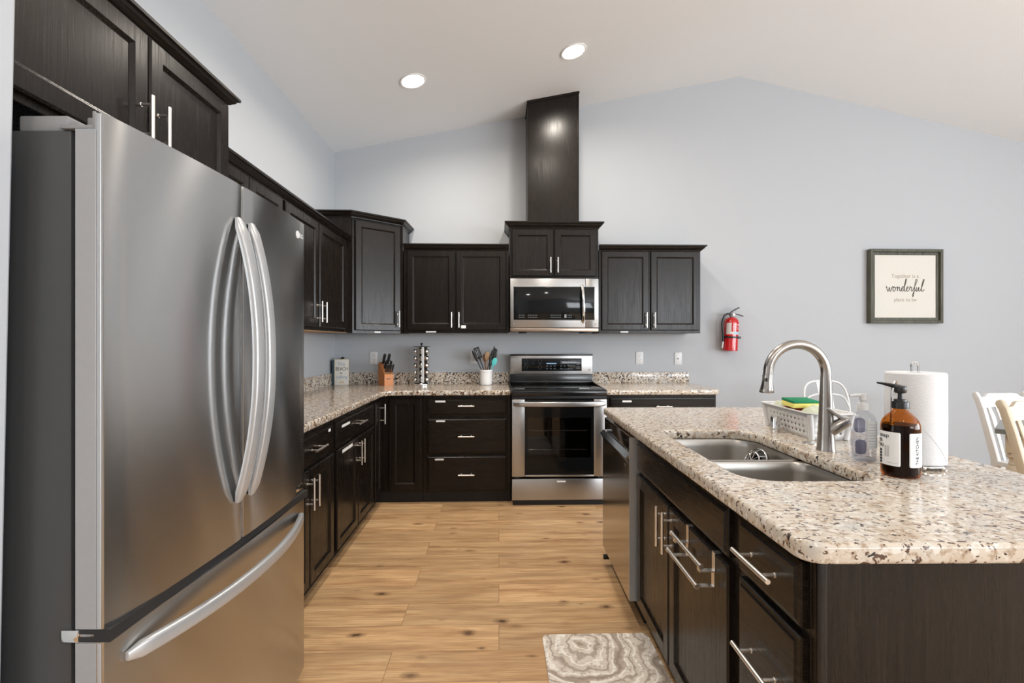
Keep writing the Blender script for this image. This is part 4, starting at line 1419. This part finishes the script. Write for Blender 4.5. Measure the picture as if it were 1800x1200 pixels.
# ------------------------------------------------------------------ things on the back counter
# decorative sign and board in the corner
sr = math.atan2(0.10, 0.12) * 0.35
t = thing('decorative_sign', 'small white sign reading The BEACH is calling, leaning in the counter corner', 'sign', (-1.492, 4.385, CT + 0.0005), R(14))
SW, SH = 0.122, 0.232
MB().box(0, 0, 0, SW, 0.016, SH, 0.001).build('board', 'sign_board', t)
mb = MB()
mb.box(-0.004, -0.002, 0, 0.0, 0.018, SH + 0.004).box(SW, -0.002, 0, SW + 0.004, 0.018, SH + 0.004).box(0, -0.002, SH, SW, 0.018, SH + 0.004)
mb.build('edging', 'tan_edge', t)


def tx(mb, s, size, x, z, sx=1.0, slant=0.0):
    return mb.text(s, size, Matrix.Translation((x, -0.0004, z)) @ UP, 0.0004, 'CENTER', None, sx)


mb = MB()
tx(mb, 'The', 0.042, 0.056, 0.176)
tx(mb, 'calling', 0.040, 0.060, 0.060)
mb.build('lettering', 'print_blue', t)
mb = MB()
tx(mb, 'BEACH', 0.044, 0.061, 0.132, 0.78)
tx(mb, 'is', 0.036, 0.055, 0.100)
mb.build('lettering', 'print_dark', t)
mb = MB()
mb.prism([(0.060 + 0.022 * math.cos(PI * i / 12), 0.016 + 0.018 * math.sin(PI * i / 12)) for i in range(13)], -0.0008, 0.0, 'y')
mb.build('shell_print', 'cream_paint', t)
o = MB().box(0, 0, 0, 0.026, 0.10, 0.225, 0.002).build('cookbook', 'teal_board')
o.location = (-1.519, 4.392, CT + 0.0005)
o.rotation_euler = (0, 0, R(2))
tag(o, 'upright slate blue book standing left of the beach sign', 'book')
t = thing('clip', 'small rounded black clip perched on top of the beach sign', 'clip', (-1.432, 4.408, CT + SH + 0.0045), R(14))
MB().ball((0, 0, 0.010), 0.012, 1.9, 0.8, 0.9).box(-0.016, -0.006, 0, 0.016, 0.006, 0.008, 0.002).build('clip_body', 'black_plastic', t)
MB().ball((-0.013, -0.007, 0.012), 0.005).build('highlight_ball', 'chrome', t)  # chrome ball put in as a highlight on the black clip

# outlets
for (x, z, dup_, lab_) in ((-1.180, 1.161, True, 'white double outlet on back wall left of the knife block'), (-0.236, 1.166, True, 'white double outlet on back wall behind the utensil crock'), (1.344, 1.159, True, 'white double outlet on back wall just right of the range'), (1.717, 1.153, False, 'white cable wall plate with one centre jack, right of the outlet')):
    t = thing('wall_outlet' if dup_ else 'cable_plate', lab_, 'outlet' if dup_ else 'wall plate', (x, YW - 0.0005, z), 0)
    MB().box(-0.036, -0.006, -0.059, 0.036, 0, 0.059, 0.003).build('plate', 'white_plastic', t)
    if dup_:
        for s_ in (-1, 1):
            MB().prism(rrect(-0.017, s_ * 0.021 - 0.014, 0.017, s_ * 0.021 + 0.014, 0.008), -0.0075, -0.0058, 'y').build('receptacle', 'white_plastic', t)
            mb = MB()
            for sx_ in (-0.007, 0.006):
                mb.box(sx_ - 0.001, -0.0080, s_ * 0.021, sx_ + 0.001, -0.0074, s_ * 0.021 + 0.009)
            mb.cyl((0, -0.0080, s_ * 0.021 - 0.007), (0, -0.0074, s_ * 0.021 - 0.007), 0.0024, n=10)
            mb.build('slots', 'print_dark', t)
    else:
        MB().cyl((0, -0.016, 0), (0, -0.006, 0), 0.005, n=14).build('jack', 'hinge_grey', t)

# knife block and knives
kb = thing('knife_block', 'slanted orange wooden knife block with black handled knives', 'knife block', (-0.985, 4.310, CT + 0.0005), R(36))
KD = [(0, 0), (0.135, 0), (0.150, 0.185), (0.118, 0.208), (0, 0.098)]
MB().prism(KD, -0.042, 0.042, 'x').build('block', 'knife_block', kb)
mb = MB()
mb.box(-0.016, -0.0006, 0.056, -0.008, 0.0, 0.068)
for i in range(4):
    mb.box(-0.004 + i * 0.006, -0.0006, 0.058, 0.000 + i * 0.006, 0.0, 0.065)
mb.build('stamp', 'print_dark', kb)
slope = Vector((0, 0.118, 0.110)).normalized()
hdir = Vector((0, -0.46, 0.89)).normalized()


def knife(label, sx_, along, ln, wid, loop=False):
    p = Vector((sx_, slope.y * along, 0.098 + slope.z * along))
    nrm = Vector((0, -slope.z, slope.y))
    p = p + nrm * 0.004
    wp = Matrix.Rotation(R(36), 4, 'Z') @ p + Vector(kb.location)
    t = thing('kitchen_knife' if not loop else 'kitchen_scissors', label, 'knife' if not loop else 'scissors', wp, R(36))
    mb = MB()
    if loop:
        for s_ in (-1, 1):
            c = hdir * (ln * 0.62) + Vector((s_ * 0.013, 0, 0))
            mb.tube([(c + Vector((1, 0, 0)) * 0.011 * math.cos(a) + hdir * 0.026 * math.sin(a)) for a in [2 * PI * i / 20 for i in range(20)]], 0.0042, 8, closed=True)
            mb.tube([(0, 0, 0), c - hdir * 0.026], 0.005, 8)
        mb.build('finger_loops', 'black_plastic', t)
    else:
        mb.tube([(0, 0, 0), hdir * 0.012, hdir * ln * 0.45, hdir * ln * 0.9, hdir * ln], [0.75, 0.85, 1.05, 1.1, 0.8], 12, flat=(wid, wid * 0.62), up=(1, 0, 0))
        mb.build('handle', 'black_plastic', t)
        mb = MB().tube([hdir * (ln * 0.93), hdir * (ln + 0.002)], [0.9, 0.8], 12, flat=(wid * 0.9, wid * 0.55), up=(1, 0, 0))
        mb.build('end_cap', 'chrome', t)
        mb = MB().tube([hdir * 0.001, hdir * 0.012], [1.0, 1.0], 12, flat=(wid * 0.9, wid * 0.66), up=(1, 0, 0))
        mb.build('bolster', 'chrome', t)
    return t


for i, nm in enumerate(('leftmost', 'second from left', 'third from left', 'rightmost')):
    knife('black handled steak knife, %s of the front row in the knife block' % nm, -0.030 + i * 0.020, 0.014, 0.092, 0.0072)
for i, nm in enumerate(('left', 'right')):
    knife('black handled paring knife, %s one in the second row of the knife block' % nm, -0.026 + i * 0.052, 0.062, 0.085, 0.0085)
knife('black looped kitchen scissors in the middle of the knife block', 0.0, 0.075, 0.095, 0.008, True)
for i, nm in enumerate(('left', 'right')):
    knife('large black handled chef knife, %s one at the top of the knife block' % nm, -0.022 + i * 0.044, 0.122, 0.112, 0.0115)

# spice carousel
sp = thing('spice_rack', 'round stainless spice carousel with five tiers of jars', 'spice rack', (-0.705, 4.385, CT + 0.0005), R(0))
MB().lathe([(0, 0), (0.088, 0), (0.091, 0.004), (0.091, 0.012), (0.084, 0.020), (0.05, 0.024), (0, 0.024)], n=40).build('base', 'chrome', sp)
mb = MB()
TZ = 0.345
mb.lathe([(0, TZ), (0.090, TZ), (0.092, TZ + 0.002), (0.086, TZ + 0.006), (0.03, TZ + 0.011), (0, TZ + 0.012)], n=40)
mb.build('top_plate', 'chrome', sp)
MB().lathe([(0, TZ + 0.011), (0.007, TZ + 0.011), (0.006, TZ + 0.019), (0.012, TZ + 0.024), (0.012, TZ + 0.032), (0.006, TZ + 0.038), (0, TZ + 0.039)], n=20).build('knob', 'black_plastic', sp)
# upright faces between the jar columns
jar_az = (-5, 80, 175)
faces_az = (-50, 35, 128, 218)
mb = MB()
for (a0, a1, r0) in ((9, 27, 0.070), (-27, -9, 0.070), (112, 150, 0.058), (205, 240, 0.058)):
    pts0 = [(r0 * math.sin(R(a)), -r0 * math.cos(R(a))) for a in (a0, (a0 + a1) / 2, a1)]
    inner = [(x * 0.93, y * 0.93) for x, y in pts0[::-1]]
    mb.prism(pts0 + inner, 0.0245, TZ - 0.0005)
mb.build('upright', 'steel_soft', sp)
MB().prism([(-0.03, 0.024), (0.03, 0.024), (0.03, 0.030), (-0.03, 0.030)], 0.0245, TZ - 0.0005).build('core', 'gasket', sp)


def make_jar(label, az, z, smat, r0):
    a = R(az)
    d = Vector((math.sin(a), -math.cos(a), 0))
    t = thing('spice_jar', label, 'jar', Vector(sp.location) + d * r0 + Vector((0, 0, z)), 0, 'spice jars in the carousel')
    q = Matrix.Rotation(a, 4, 'Z') @ Matrix.Rotation(R(90), 4, 'X')
    MB(q).lathe([(0, -0.028), (0.018, -0.028), (0.021, -0.024), (0.021, 0.006), (0.018, 0.010), (0, 0.010)], n=22).build('jar_body', smat, t)
    MB(q).lathe([(0, 0.0102), (0.0225, 0.0102), (0.0235, 0.014), (0.0225, 0.020), (0.015, 0.027), (0.006, 0.030), (0, 0.0305)], n=22).build('lid', 'chrome', t)
    return t


rows = ('bottom', 'fourth', 'middle', 'second', 'top')
sm = ('spice_b', 'spice_a', 'spice_a', 'spice_c', 'spice_b')
for az, nm, r0 in ((-60, 'left', 0.050), (0, 'front', 0.016), (60, 'right', 0.050)):
    proto = None
    for k, rn in enumerate(rows):
        lab_ = 'round lidded spice jar in the %s column of the carousel, %s tier' % (nm, rn)
        z = 0.052 + k * 0.0635
        make_jar(lab_, az, z, sm[(k + len(nm)) % 5], r0)

# utensil crock with utensils
cr = (-0.118, 4.385, CT + 0.0005)
o = MB().lathe([(0, 0), (0.049, 0), (0.054, 0.004), (0.056, 0.014), (0.0575, 0.118), (0.060, 0.121), (0.060, 0.136), (0.0575, 0.139), (0.054, 0.139), (0.053, 0.130), (0.051, 0.010), (0, 0.008)], n=40).build('utensil_crock', 'ceramic')
o.location = cr
tag(o, 'white ceramic crock full of cooking utensils left of the range', 'crock')


def utensil(name, label, foot, lean, head, material, cat, hr=0.0055):
    """handle from a point on the crock floor to the start of the head; head(mb, p, d) adds the rest"""
    p0 = Vector((foot[0], foot[1], 0.0105))
    p1 = Vector(lean)
    d = (p1 - p0).normalized()
    mb = MB()
    mb.tube([p0, p0 + (p1 - p0) * 0.5, p1], hr, 10)
    head(mb, p1, d)
    o = mb.build(name, material, None, 50)
    o.location = cr
    return tag(o, label, cat)


def blade(w_, h_, th, slots=False, side=Vector((1, 0, 0)), neck=0.02):
    def f(mb, p, d):
        s = (side - d * side.dot(d)).normalized()
        n = d.cross(s)
        if slots:
            xs = [-1, -0.62, -0.42, -0.12, 0.12, 0.42, 0.62, 1]
            for i in range(7):
                if i in (1, 3, 5):
                    for (h0, h1) in ((neck, neck + 0.016), (neck + h_ - 0.012, neck + h_)):
                        q = [p + d * h0 + s * xs[i] * w_ / 2, p + d * h0 + s * xs[i + 1] * w_ / 2, p + d * h1 + s * xs[i + 1] * w_ / 2, p + d * h1 + s * xs[i] * w_ / 2]
                        mb.rings([[v - n * th / 2 for v in q], [v + n * th / 2 for v in q]], True, True)
                else:
                    q = [p + d * neck + s * xs[i] * w_ / 2, p + d * neck + s * xs[i + 1] * w_ / 2, p + d * (neck + h_) + s * xs[i + 1] * w_ / 2, p + d * (neck + h_) + s * xs[i] * w_ / 2]
                    mb.rings([[v - n * th / 2 for v in q], [v + n * th / 2 for v in q]], True, True)
            mb.tube([p - d * 0.002, p + d * (neck + 0.005)], [0.006, 0.010], 8)
        else:
            mb.tube([p, p + d * h_ * 0.12, p + d * h_ * 0.35, p + d * h_ * 0.65, p + d * h_ * 0.9, p + d * h_], [0.3, 0.65, 0.98, 1.0, 0.7, 0.2], 14, flat=(w_ / 2, th), up=s)
    return f


utensil('spatula', 'black tool with a bent rounded paddle, leftmost in the utensil crock', (0.018, 0.0), (-0.075, 0.0, 0.205), blade(0.028, 0.118, 0.006, side=Vector((1, 0, -0.2))), 'black_plastic', 'utensil', 0.0050)
utensil('slotted_spatula', 'black slotted turner, second from left in the utensil crock', (0.022, 0.018), (-0.052, 0.022, 0.222), blade(0.052, 0.105, 0.004, True), 'black_plastic', 'utensil', 0.0046)
utensil('wooden_spoon', 'reddish brown wooden spoon behind the pale one in the crock', (0.0, 0.03), (-0.012, 0.038, 0.205), blade(0.034, 0.075, 0.007), 'wood_spoon2', 'utensil', 0.0050)
utensil('wooden_spoon', 'pale beech wooden spoon in the middle of the utensil crock', (-0.006, 0.0), (0.008, 0.004, 0.220), blade(0.050, 0.085, 0.010), 'wood_spoon', 'utensil', 0.0055)
utensil('ladle', 'black rounded serving spoon at the right of the utensil crock', (-0.005, 0.024), (0.056, 0.034, 0.222), blade(0.060, 0.115, 0.010), 'black_plastic', 'utensil', 0.0052)
utensil('stirring_stick', 'long dark grey stick crossing the front of the crock utensils', (-0.03, -0.02), (0.070, -0.012, 0.325), blade(0.012, 0.03, 0.004), 'case_grey', 'utensil', 0.0050)
utensil('silicone_spoon', 'turquoise silicone spoon leaning right in the utensil crock', (0.005, -0.012), (0.062, -0.006, 0.172), blade(0.046, 0.078, 0.010), 'turquoise', 'utensil', 0.0046)
utensil('cooking_tool', 'short black tool standing upright in front of the ladle in the crock', (0.028, -0.03), (0.036, -0.034, 0.195), blade(0.020, 0.085, 0.006), 'black_plastic', 'utensil', 0.0060)

# ------------------------------------------------------------------ wall items
t = thing('fire_extinguisher', 'red fire extinguisher mounted on the back wall', 'fire extinguisher', (2.190, 4.470, 1.228), 0)
tm = Matrix.Rotation(R(2.5), 4, 'Y')
MB(tm).lathe([(0, 0), (0.062, 0), (0.066, 0.004), (0.066, 0.010), (0.0655, 0.262), (0.062, 0.285), (0.050, 0.303), (0.034, 0.313), (0.020, 0.320), (0, 0.320)], n=40).build('cylinder', 'red', t)
lb = MB(tm)
lbm = curved_label(0.0656, 205, 335, 0.155, 0.262, 0.003, n=24)
lbm.Mx = tm
lbo = lbm.build('label', 'extinguisher_label', t)
add_thick(lbo, 0.0004)
m2 = curved_label(0.0664, 248, 330, 0.180, 0.262, 0.002, n=18); m2.Mx = tm
o2 = m2.build('label_panel', 'red', lbo)
mb = MB(tm)
mb.tube([(0.0671 * math.cos(R(a)), 0.0671 * math.sin(R(a)), 0.245) for a in (262, 275, 288, 300, 312, 322)], 0.0030, 6)
for k in range(3):
    mb.tube([(0.0671 * math.cos(R(a)), 0.0671 * math.sin(R(a)), 0.227 - k * 0.013) for a in (256, 270, 285, 300, 315, 325)], 0.0012, 4)
mb.build('label_text', 'paper', lbo)
m3 = curved_label(0.0664, 268, 320, 0.158, 0.176, 0.001, n=14); m3.Mx = tm
m3.build('label_stripe', 'label_blue', lbo)
mb = MB(tm)
mb.tube([(0.0672 * math.cos(R(a)), 0.0672 * math.sin(R(a)), 0.128) for a in range(150, 391, 12)], 1.0, 8, flat=(0.009, 0.0015), up=(0, 0, 1))
mb.box(0.052, -0.045, 0.118, 0.078, -0.030, 0.138, 0.002)
mb.box(-0.012, 0.060, 0.10, 0.012, 0.0695, 0.30)
mb.build('bracket_strap', 'black_plastic', t)
mb = MB(tm)
mb.lathe([(0, 0.318), (0.018, 0.318), (0.018, 0.330), (0.022, 0.332), (0.022, 0.352), (0.016, 0.358), (0, 0.358)], n=20)
mb.build('valve', 'hinge_grey', t)
MB(tm).cyl((0.008, -0.030, 0.342), (0.008, -0.018, 0.342), 0.013, n=20).build('gauge', 'white_plastic', t)
mb = MB(tm)
mb.tube([(-0.020, 0, 0.352), (0.0, 0, 0.372), (0.035, 0, 0.395), (0.066, -0.002, 0.412)], 1.0, 10, flat=(0.006, 0.012), up=(0, 0, 1))
mb.build('top_lever', 'black_plastic', t)
mb = MB(tm)
mb.tube([(-0.004, 0, 0.356), (0.030, 0, 0.352), (0.062, -0.002, 0.346), (0.095, -0.004, 0.336), (0.108, -0.004, 0.332)], 1.0, 10, flat=(0.005, 0.011), up=(0, 0, 1))
mb.build('carry_handle', 'black_plastic', t)
mb = MB(tm)
mb.tube(spline([(-0.012, -0.004, 0.345), (-0.045, -0.012, 0.348), (-0.078, -0.018, 0.325), (-0.094, -0.020, 0.270), (-0.090, -0.018, 0.205), (-0.080, -0.014, 0.150), (-0.077, -0.010, 0.085)], 8), 0.0095, 12)
ho = mb.build('hose', 'black_plastic', t)
MB(tm).cyl((-0.077, -0.010, 0.086), (-0.082, -0.010, 0.022), 0.0085, 0.0065, 14).build('nozzle', 'white_plastic', ho)

t = thing('framed_sign', 'square framed sign reading Together is a wonderful place to be', 'framed sign', (3.565, YW - 0.0005, 1.492), 0)
PW, PH, PD = 0.714, 0.713, 0.055
fw = 0.026
mb = MB()
mb.box(0, -PD, 0, fw, 0, PH, 0.002).box(PW - fw, -PD, 0, PW, 0, PH, 0.002).box(fw, -PD, 0, PW - fw, 0, fw, 0.002).box(fw, -PD, PH - fw, PW - fw, 0, PH, 0.002)
mb.build('outer_frame', 'sage_wood', t)
mb = MB()
g = fw + 0.002
f2 = 0.055
mb.box(g, -0.034, g, f2, -0.006, PH - g).box(PW - f2, -0.034, g, PW - g, -0.006, PH - g).box(f2, -0.034, g, PW - f2, -0.006, f2).box(f2, -0.034, PH - f2, PW - f2, -0.006, PH - g)
mb.build('inner_frame', 'sage_wood', t)
MB().box(f2, -0.030, f2, PW - f2, -0.005, PH - f2).build('panel', 'sign_board', t)
mb = MB()
yt = -0.0306
mb.text('Together is a', 0.050, Matrix.Translation((0.355, yt, 0.440)) @ UP, 0.0005, 'CENTER', None, 1.02)
mb.build('lettering', 'print_tan', t)
mb = MB()
mb.text('place to be', 0.050, Matrix.Translation((0.357, yt, 0.212)) @ UP, 0.0005, 'CENTER', None, 1.0)
mb.build('lettering', 'print_tan', t)
STROKES = [
    [(0, .75), (.15, 1), (.28, .15), (.5, 0), (.8, .85), (.9, .12), (1.12, 0), (1.45, .95), (1.75, .78), (2.0, .9), (1.78, .95), (1.6, .5), (1.8, 0), (2.15, .2), (2.2, .75), (1.98, .95)],
    [(2.2, .8), (2.5, .75), (2.68, .95), (2.66, 0), (2.75, .5), (3.05, .95), (3.22, .65), (3.25, .1), (3.5, .1), (3.8, .5), (4.15, .9), (3.9, 1.0), (3.62, .4), (3.85, 0), (4.2, .45), (4.78, 2.35), (4.66, 2.62), (4.38, 1.4), (4.33, .2), (4.55, 0), (4.85, .4), (5.2, .75), (5.1, 1.0), (4.85, .7), (4.9, .1), (5.15, 0), (5.5, .4), (5.68, 1.05), (5.78, .82), (6.05, .86), (5.98, .25), (6.1, 0), (6.4, .35), (7.3, 2.2), (7.2, 2.58), (6.95, 2.2), (6.5, -.8), (6.3, -1.15), (6.25, -.8), (6.6, -.1), (7.0, .2), (7.2, .9), (7.14, .2), (7.35, 0), (7.74, .9), (7.7, .2), (7.92, .02), (8.25, .45), (8.95, 2.2), (8.86, 2.58), (8.5, 1.5), (8.36, .3), (8.6, -.02), (9.05, .35)]]
mb = MB()
kx = 0.378 / 9.05
for st in STROKES:
    P3 = [Vector((0.168 + x * kx, yt, 0.310 + y * 0.044)) for x, y in st]
    mb.tube(spline(P3, 6), 0.0030, 6)
mb.build('script_lettering', 'brown_wood', t)

# ------------------------------------------------------------------ ceiling lights
SL = math.atan(0.2)


def can(x, y, label, show=True):
    z = ceil_z(x)
    t = thing('ceiling_light', label, 'ceiling light', (x, y, z), 0, 'recessed ceiling lights')
    t.rotation_euler = (0, -SL, 0)
    MB().lathe([(0.082, -0.0005), (0.100, -0.0005), (0.101, -0.004), (0.094, -0.008), (0.084, -0.006), (0.082, -0.0005)], n=40).build('trim_ring', 'white_paint', t)
    MB().lathe([(0, -0.0040), (0.05, -0.0036), (0.0815, -0.0022), (0.0815, -0.0006), (0, -0.0006)], n=40).build('lens', 'lamp', t)
    d = bpy.data.lights.new('lamp_light', 'AREA')
    d.shape = 'DISK'
    d.size = 0.15
    d.energy = CAN_POWER
    d.color = CAN_COLOR
    d.spread = R(160)
    o = bpy.data.objects.new('lamp_light', d)
    o.location = (0, 0, -0.012)
    COL.objects.link(o)
    o.parent = t


can(-0.646, 3.611, 'lit round recessed ceiling light, left one near the corner cabinet')
can(0.565, 3.611, 'lit round recessed ceiling light, right one above the duct cover')
for (x, y) in ((-0.646, 2.62), (0.565, 2.62), (-0.646, -0.8), (0.565, -0.8)):
    can(x, y, 'round recessed ceiling light above the aisle, outside the picture')

# ------------------------------------------------------------------ rug
o = MB()
o.prism(rrect(0, 0, 0.470, 1.05, 0.03), 0, 0.010)
o = o.build('rug', 'rug')
o.location = (0.192, 1.072, 0.0004)
tag(o, 'cream and grey marbled kitchen mat on the wood floor by the sink', 'rug')

# ------------------------------------------------------------------ dining side: stool, chairs, table


def T2(p):
    return Vector(p)


t = thing('bar_stool', 'white metal bistro stool with curved back behind the island', 'stool', (2.60, 3.50, 0), R(3))
SZ = 0.63
MB().prism(rrect(-0.165, -0.165, 0.165, 0.165, 0.05), SZ - 0.022, SZ).build('seat', 'white_metal', t)
for sx_ in (-1, 1):
    for sy_ in (-1, 1):
        MB().tube([(sx_ * 0.140, sy_ * 0.140, SZ - 0.022), (sx_ * 0.205, sy_ * 0.205, 0.0)], [1.0, 0.75], 10, flat=(0.022, 0.016), up=(1, 0, 0)).build('leg', 'white_metal', t)
for z, q in ((0.22, 0.190),):
    mb = MB()
    k = 0.140 + 0.065 * (1 - z / SZ)
    mb.tube([(-k, -k, z), (k, -k, z), (k, k, z), (-k, k, z)], 0.008, 8, closed=True)
    mb.build('footrest', 'white_metal', t)


def bk(x, z):
    return (x, 0.150 + (z - SZ) * 0.26, z)


mb = MB()
arch = [bk(-0.160, SZ - 0.01), bk(-0.178, 0.78), bk(-0.182, 0.87), bk(-0.165, 0.945), bk(-0.115, 0.990), bk(0, 1.004), bk(0.115, 0.990), bk(0.165, 0.945), bk(0.182, 0.87), bk(0.178, 0.78), bk(0.160, SZ - 0.01)]
mb.tube(spline(arch, 6), 0.0080, 12)
mb.build('back_frame', 'white_metal', t)
mb = MB()
ar2 = [bk(-0.178, 0.80), bk(-0.150, 0.870), bk(-0.09, 0.895), bk(0, 0.902), bk(0.09, 0.895), bk(0.150, 0.870), bk(0.178, 0.80)]
mb.tube(spline(ar2, 6), 0.006, 10)
mb.build('back_rail', 'white_metal', t)
mb = MB()
for d_ in (0,):
    a, b = Vector(bk(0, SZ - 0.01)), Vector(bk(0, 1.0))
    mb.rings([[a + Vector((-0.045, -0.002, 0)), a + Vector((0.045, -0.002, 0)), a + Vector((0.045, 0.002, 0)), a + Vector((-0.045, 0.002, 0))],
              [b + Vector((-0.062, -0.002, 0)), b + Vector((0.062, -0.002, 0)), b + Vector((0.062, 0.002, 0)), b + Vector((-0.062, 0.002, 0))]], True, True)
mb.build('back_slat', 'white_metal', t)


def dining_chair(label, loc, rz, material, H):
    t = thing('dining_chair', label, 'chair', loc, rz)
    s = 0.45
    MB().prism(rrect(-0.215, -0.21, 0.215, 0.20, 0.03), s - 0.03, s).build('seat', material, t)
    rec = 0.27

    def b(x, z):
        return Vector((x, 0.175 + max(0, z - s) * rec, z))
    for sx_ in (-1, 1):
        MB().tube([(sx_ * 0.18, -0.17, 0), (sx_ * 0.175, -0.17, s - 0.03)], [0.016, 0.022], 12).build('leg', material, t)
        x = sx_ * 0.195
        mb = MB()
        mb.tube([(x, 0.215, 0.0), (x, 0.185, s * 0.6), b(x, s), b(x, s + 0.15), b(x, s + 0.35), b(x, H - 0.05) + Vector((0, 0.008, 0)), b(x, H - 0.012) + Vector((0, 0.02, 0)), b(x, H) + Vector((0, 0.022, 0))],
                [0.85, 1.0, 1.1, 1.05, 1.0, 0.95, 0.9, 0.5], 14, flat=(0.016, 0.024), up=(1, 0, 0))
        mb.build('back_post', material, t)
    mb = MB()
    N = 28
    loops = []
    for i in range(N + 1):
        u = 2 * i / N - 1
        x = u * 0.182
        au = abs(u)
        zt = H - 0.006 - 0.028 * (1 / (1 + math.exp(-(au - 0.72) * 26)))
        zb = H - 0.105 + 0.006 * math.cos(u * 3)
        c = -0.012 * (u * u) + 0.016
        pt, pb_ = b(x, zt), b(x, zb)
        loops.append([pb_ + Vector((0, c - 0.010, 0)), pb_ + Vector((0, c + 0.010, 0)), pt + Vector((0, c + 0.010, 0)), pt + Vector((0, c - 0.010, 0))])
    mb.rings(loops, True, True)
    mb.build('crest_rail', material, t, 45)
    for k in range(5):
        x = -0.125 + 0.0625 * k
        mb = MB()
        mb.tube([b(x, s - 0.004), b(x, s + 0.12), b(x, s + 0.30), b(x, H - 0.10) + Vector((0, 0.012, 0))], [0.6, 0.85, 1.1, 0.8], 10, flat=(0.016, 0.006), up=(1, 0, 0))
        mb.build('spindle', material, t)
    return t


dining_chair('white wooden dining chair with spindle back, nearest the back wall', (3.815, 3.21, 0), R(2), 'white_paint', 0.93)
dining_chair('cream wooden dining chair with spindle back at right edge, nearest the island', (3.065, 2.32, 0), R(3), 'cream_light', 0.98)
ta = R(-40)
t = thing('dining_table', 'dining table corner with grey top and cream turned leg, behind cream chair', 'table', (3.125, 2.93, 0), R(-40) + 0)


def tl(a, b_):
    return (a, b_)


# local x runs to the far right, local -y to the near right of the corner
t.rotation_euler = (0, 0, R(40))
MB().prism(rrect(0, -0.70, 0.55, 0, 0.02), 0.735, 0.765).build('table_top', 'grey_top', t)
MB().box(0.08, -0.62, 0.655, 0.47, -0.08, 0.7345).build('apron', 'cream_light', t)
for (a, b_) in ((0.09, -0.09), (0.46, -0.09), (0.09, -0.61), (0.46, -0.61)):
    mb = MB()
    mb.box(a - 0.045, b_ - 0.045, 0.615, a + 0.045, b_ + 0.045, 0.7345, 0.004)
    mb.lathe([(0, 0), (0.030, 0), (0.034, 0.03), (0.028, 0.07), (0.034, 0.10), (0.040, 0.25), (0.048, 0.40), (0.050, 0.47), (0.044, 0.515), (0.034, 0.535), (0.036, 0.545), (0.030, 0.556), (0.032, 0.575), (0.044, 0.588), (0.044, 0.600), (0.038, 0.615), (0, 0.615)], (a, b_, 0), 28)
    mb.build('leg', 'cream_light', t)
